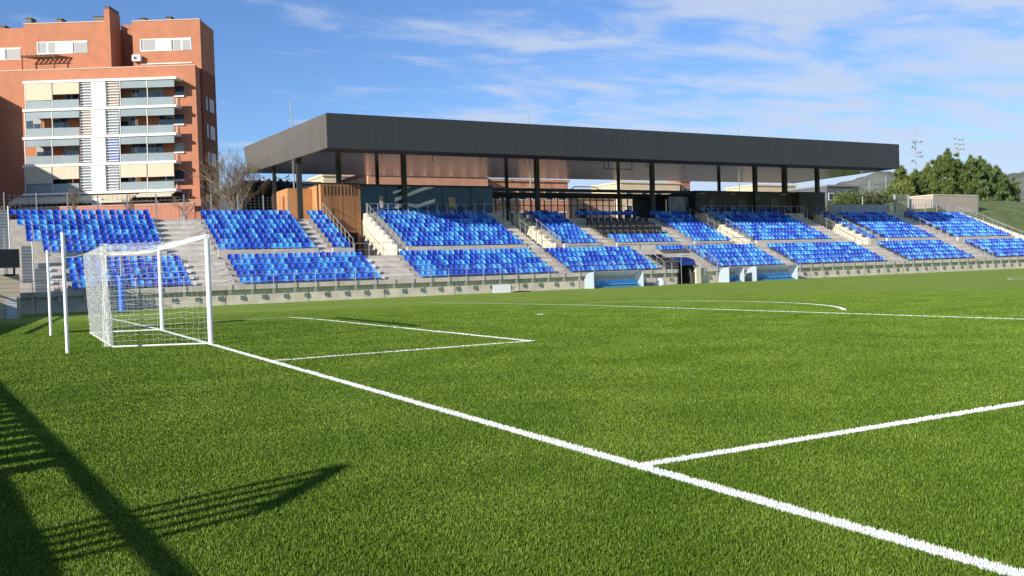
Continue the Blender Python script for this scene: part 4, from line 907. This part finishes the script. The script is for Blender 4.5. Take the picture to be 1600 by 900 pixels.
# ------------------------------------------------------------------ railing and gate beside the pitch, left of the camera (their shadows reach the grass)
t=thing('pitch_railing','dark slatted pitch railing left of the camera casting comb shadows','railing',(-7.35,-8.0,0),math.atan2(-.078,1)*0)
def fx(y): return -7.19+7.35+(-.078)*(y+9.7)
g=MB(); ya,yb=-26,4
P1=(fx(ya),ya+8);P2=(fx(yb),yb+8)
g.add([(P1[0]-.02,P1[1],1.14),(P2[0]-.02,P2[1],1.14),(P2[0]+.02,P2[1],1.14),(P1[0]+.02,P1[1],1.14),(P1[0]-.03,P1[1],1.20),(P2[0]-.03,P2[1],1.20),(P2[0]+.03,P2[1],1.20),(P1[0]+.03,P1[1],1.20)],[(0,3,2,1),(4,5,6,7),(0,1,5,4),(1,2,6,5),(2,3,7,6),(3,0,4,7)]); g.build('top_rail',dark,t)
g=MB(); y=-18.15; 
while y<-2:
    x=fx(y); g.box(x-.02,x+.02,y+8,y+8+.34,.74,1.13); y+=.50
y0=-18.15; g.add([(fx(y0)-.02,y0+8,.0),(fx(4)-.02,12,.0),(fx(4)-.02,12,.80),(fx(y0)-.02,y0+8,.80),(fx(y0)+.02,y0+8,.0),(fx(4)+.02,12,.0),(fx(4)+.02,12,.80),(fx(y0)+.02,y0+8,.80)],[(0,1,2,3),(7,6,5,4),(0,4,5,1),(1,5,6,2),(2,6,7,3),(3,7,4,0)])
g.build('slat_panel',dark,t)
g=MB(); y1=-26; g.add([(fx(y0)-.02,y0+8,.0),(fx(y1)-.02,y1+8,.0),(fx(y1)-.02,y1+8,.98),(fx(y0)-.02,y0+8,.98),(fx(y0)+.02,y0+8,.0),(fx(y1)+.02,y1+8,.0),(fx(y1)+.02,y1+8,.98),(fx(y0)+.02,y0+8,.98)],[(0,1,2,3),(7,6,5,4),(0,4,5,1),(1,5,6,2),(2,6,7,3),(3,7,4,0)])
g.build('kick_panel',dark,t)
g=MB()
for y in np.arange(-15.8,-3.5,.62): g.tube((fx(y),y+8,1.1),(fx(y),y+8,1.9+.25*math.sin(y*2.1)),.02,5)
g.tube((fx(-18.9),-10.9,0),(fx(-18.9),-10.9,1.1),.015,5)
g.build('wire_post',dark,t)
t=thing('pointed_gate','dark gate of five upright bars with sloping top left of camera','gate',(-6.3,-20.5,0))
g=MB(); tips=[(-20.17,1.84),(-20.36,1.76),(-20.55,1.67),(-20.74,1.58),(-20.93,1.47)]
for y,z in tips: g.box(-.03,.03,y+20.5-.035,y+20.5+.035,0,z)
g.path([(0,y+20.5,z) for y,z in tips],.05,6); g.build('bars',dark,t)
t=thing('shadow_board','unseen board on two posts added left of the goal to cast a shadow band','board',(-5.6,5.2,0),0)  # unseen board, added only to throw the shadow band by the goal
MB().box(-.04,.04,-.6,.6,1.3,3.75).build('shadow_panel',dark,t); 
for y in(-.3,.3): MB().tube((0,y,0),(0,y,1.3),.02,6).build('post',steel,t)

pf=thing('louvred_screen','pale grey louvred screen wall behind upper right seats left of mesh gate','screen',(82.2,51.9,6.2))
MB().box(0,10.4,0,.1,.5,1.75).build('louvre_panel',stripes('pale_louvre',(.36,.38,.39),(.46,.47,.47),'Z',7,.5,.3),pf)
for i in range(6): MB().box(i*2.08-.04,i*2.08+.04,-.06,-.003,0,1.9).build('screen_post',steel,pf)

bw=thing('boundary_wall','plain concrete boundary wall left of the goal outside the frame','wall',(-8.8,5,-.1))
MB().prism([(0,0),(22,0),(22,2.55),(0,1.85)],'x',0,.25).build('wall_body',concrete,bw)
MB().path([(.1,0,2.2),(.1,22,2.95)],.05,6).path([(.1,0,1.85),(.1,0,2.2)],.04,6).path([(.1,11,2.1),(.1,11,2.58)],.04,6).build('rail',steel,bw)
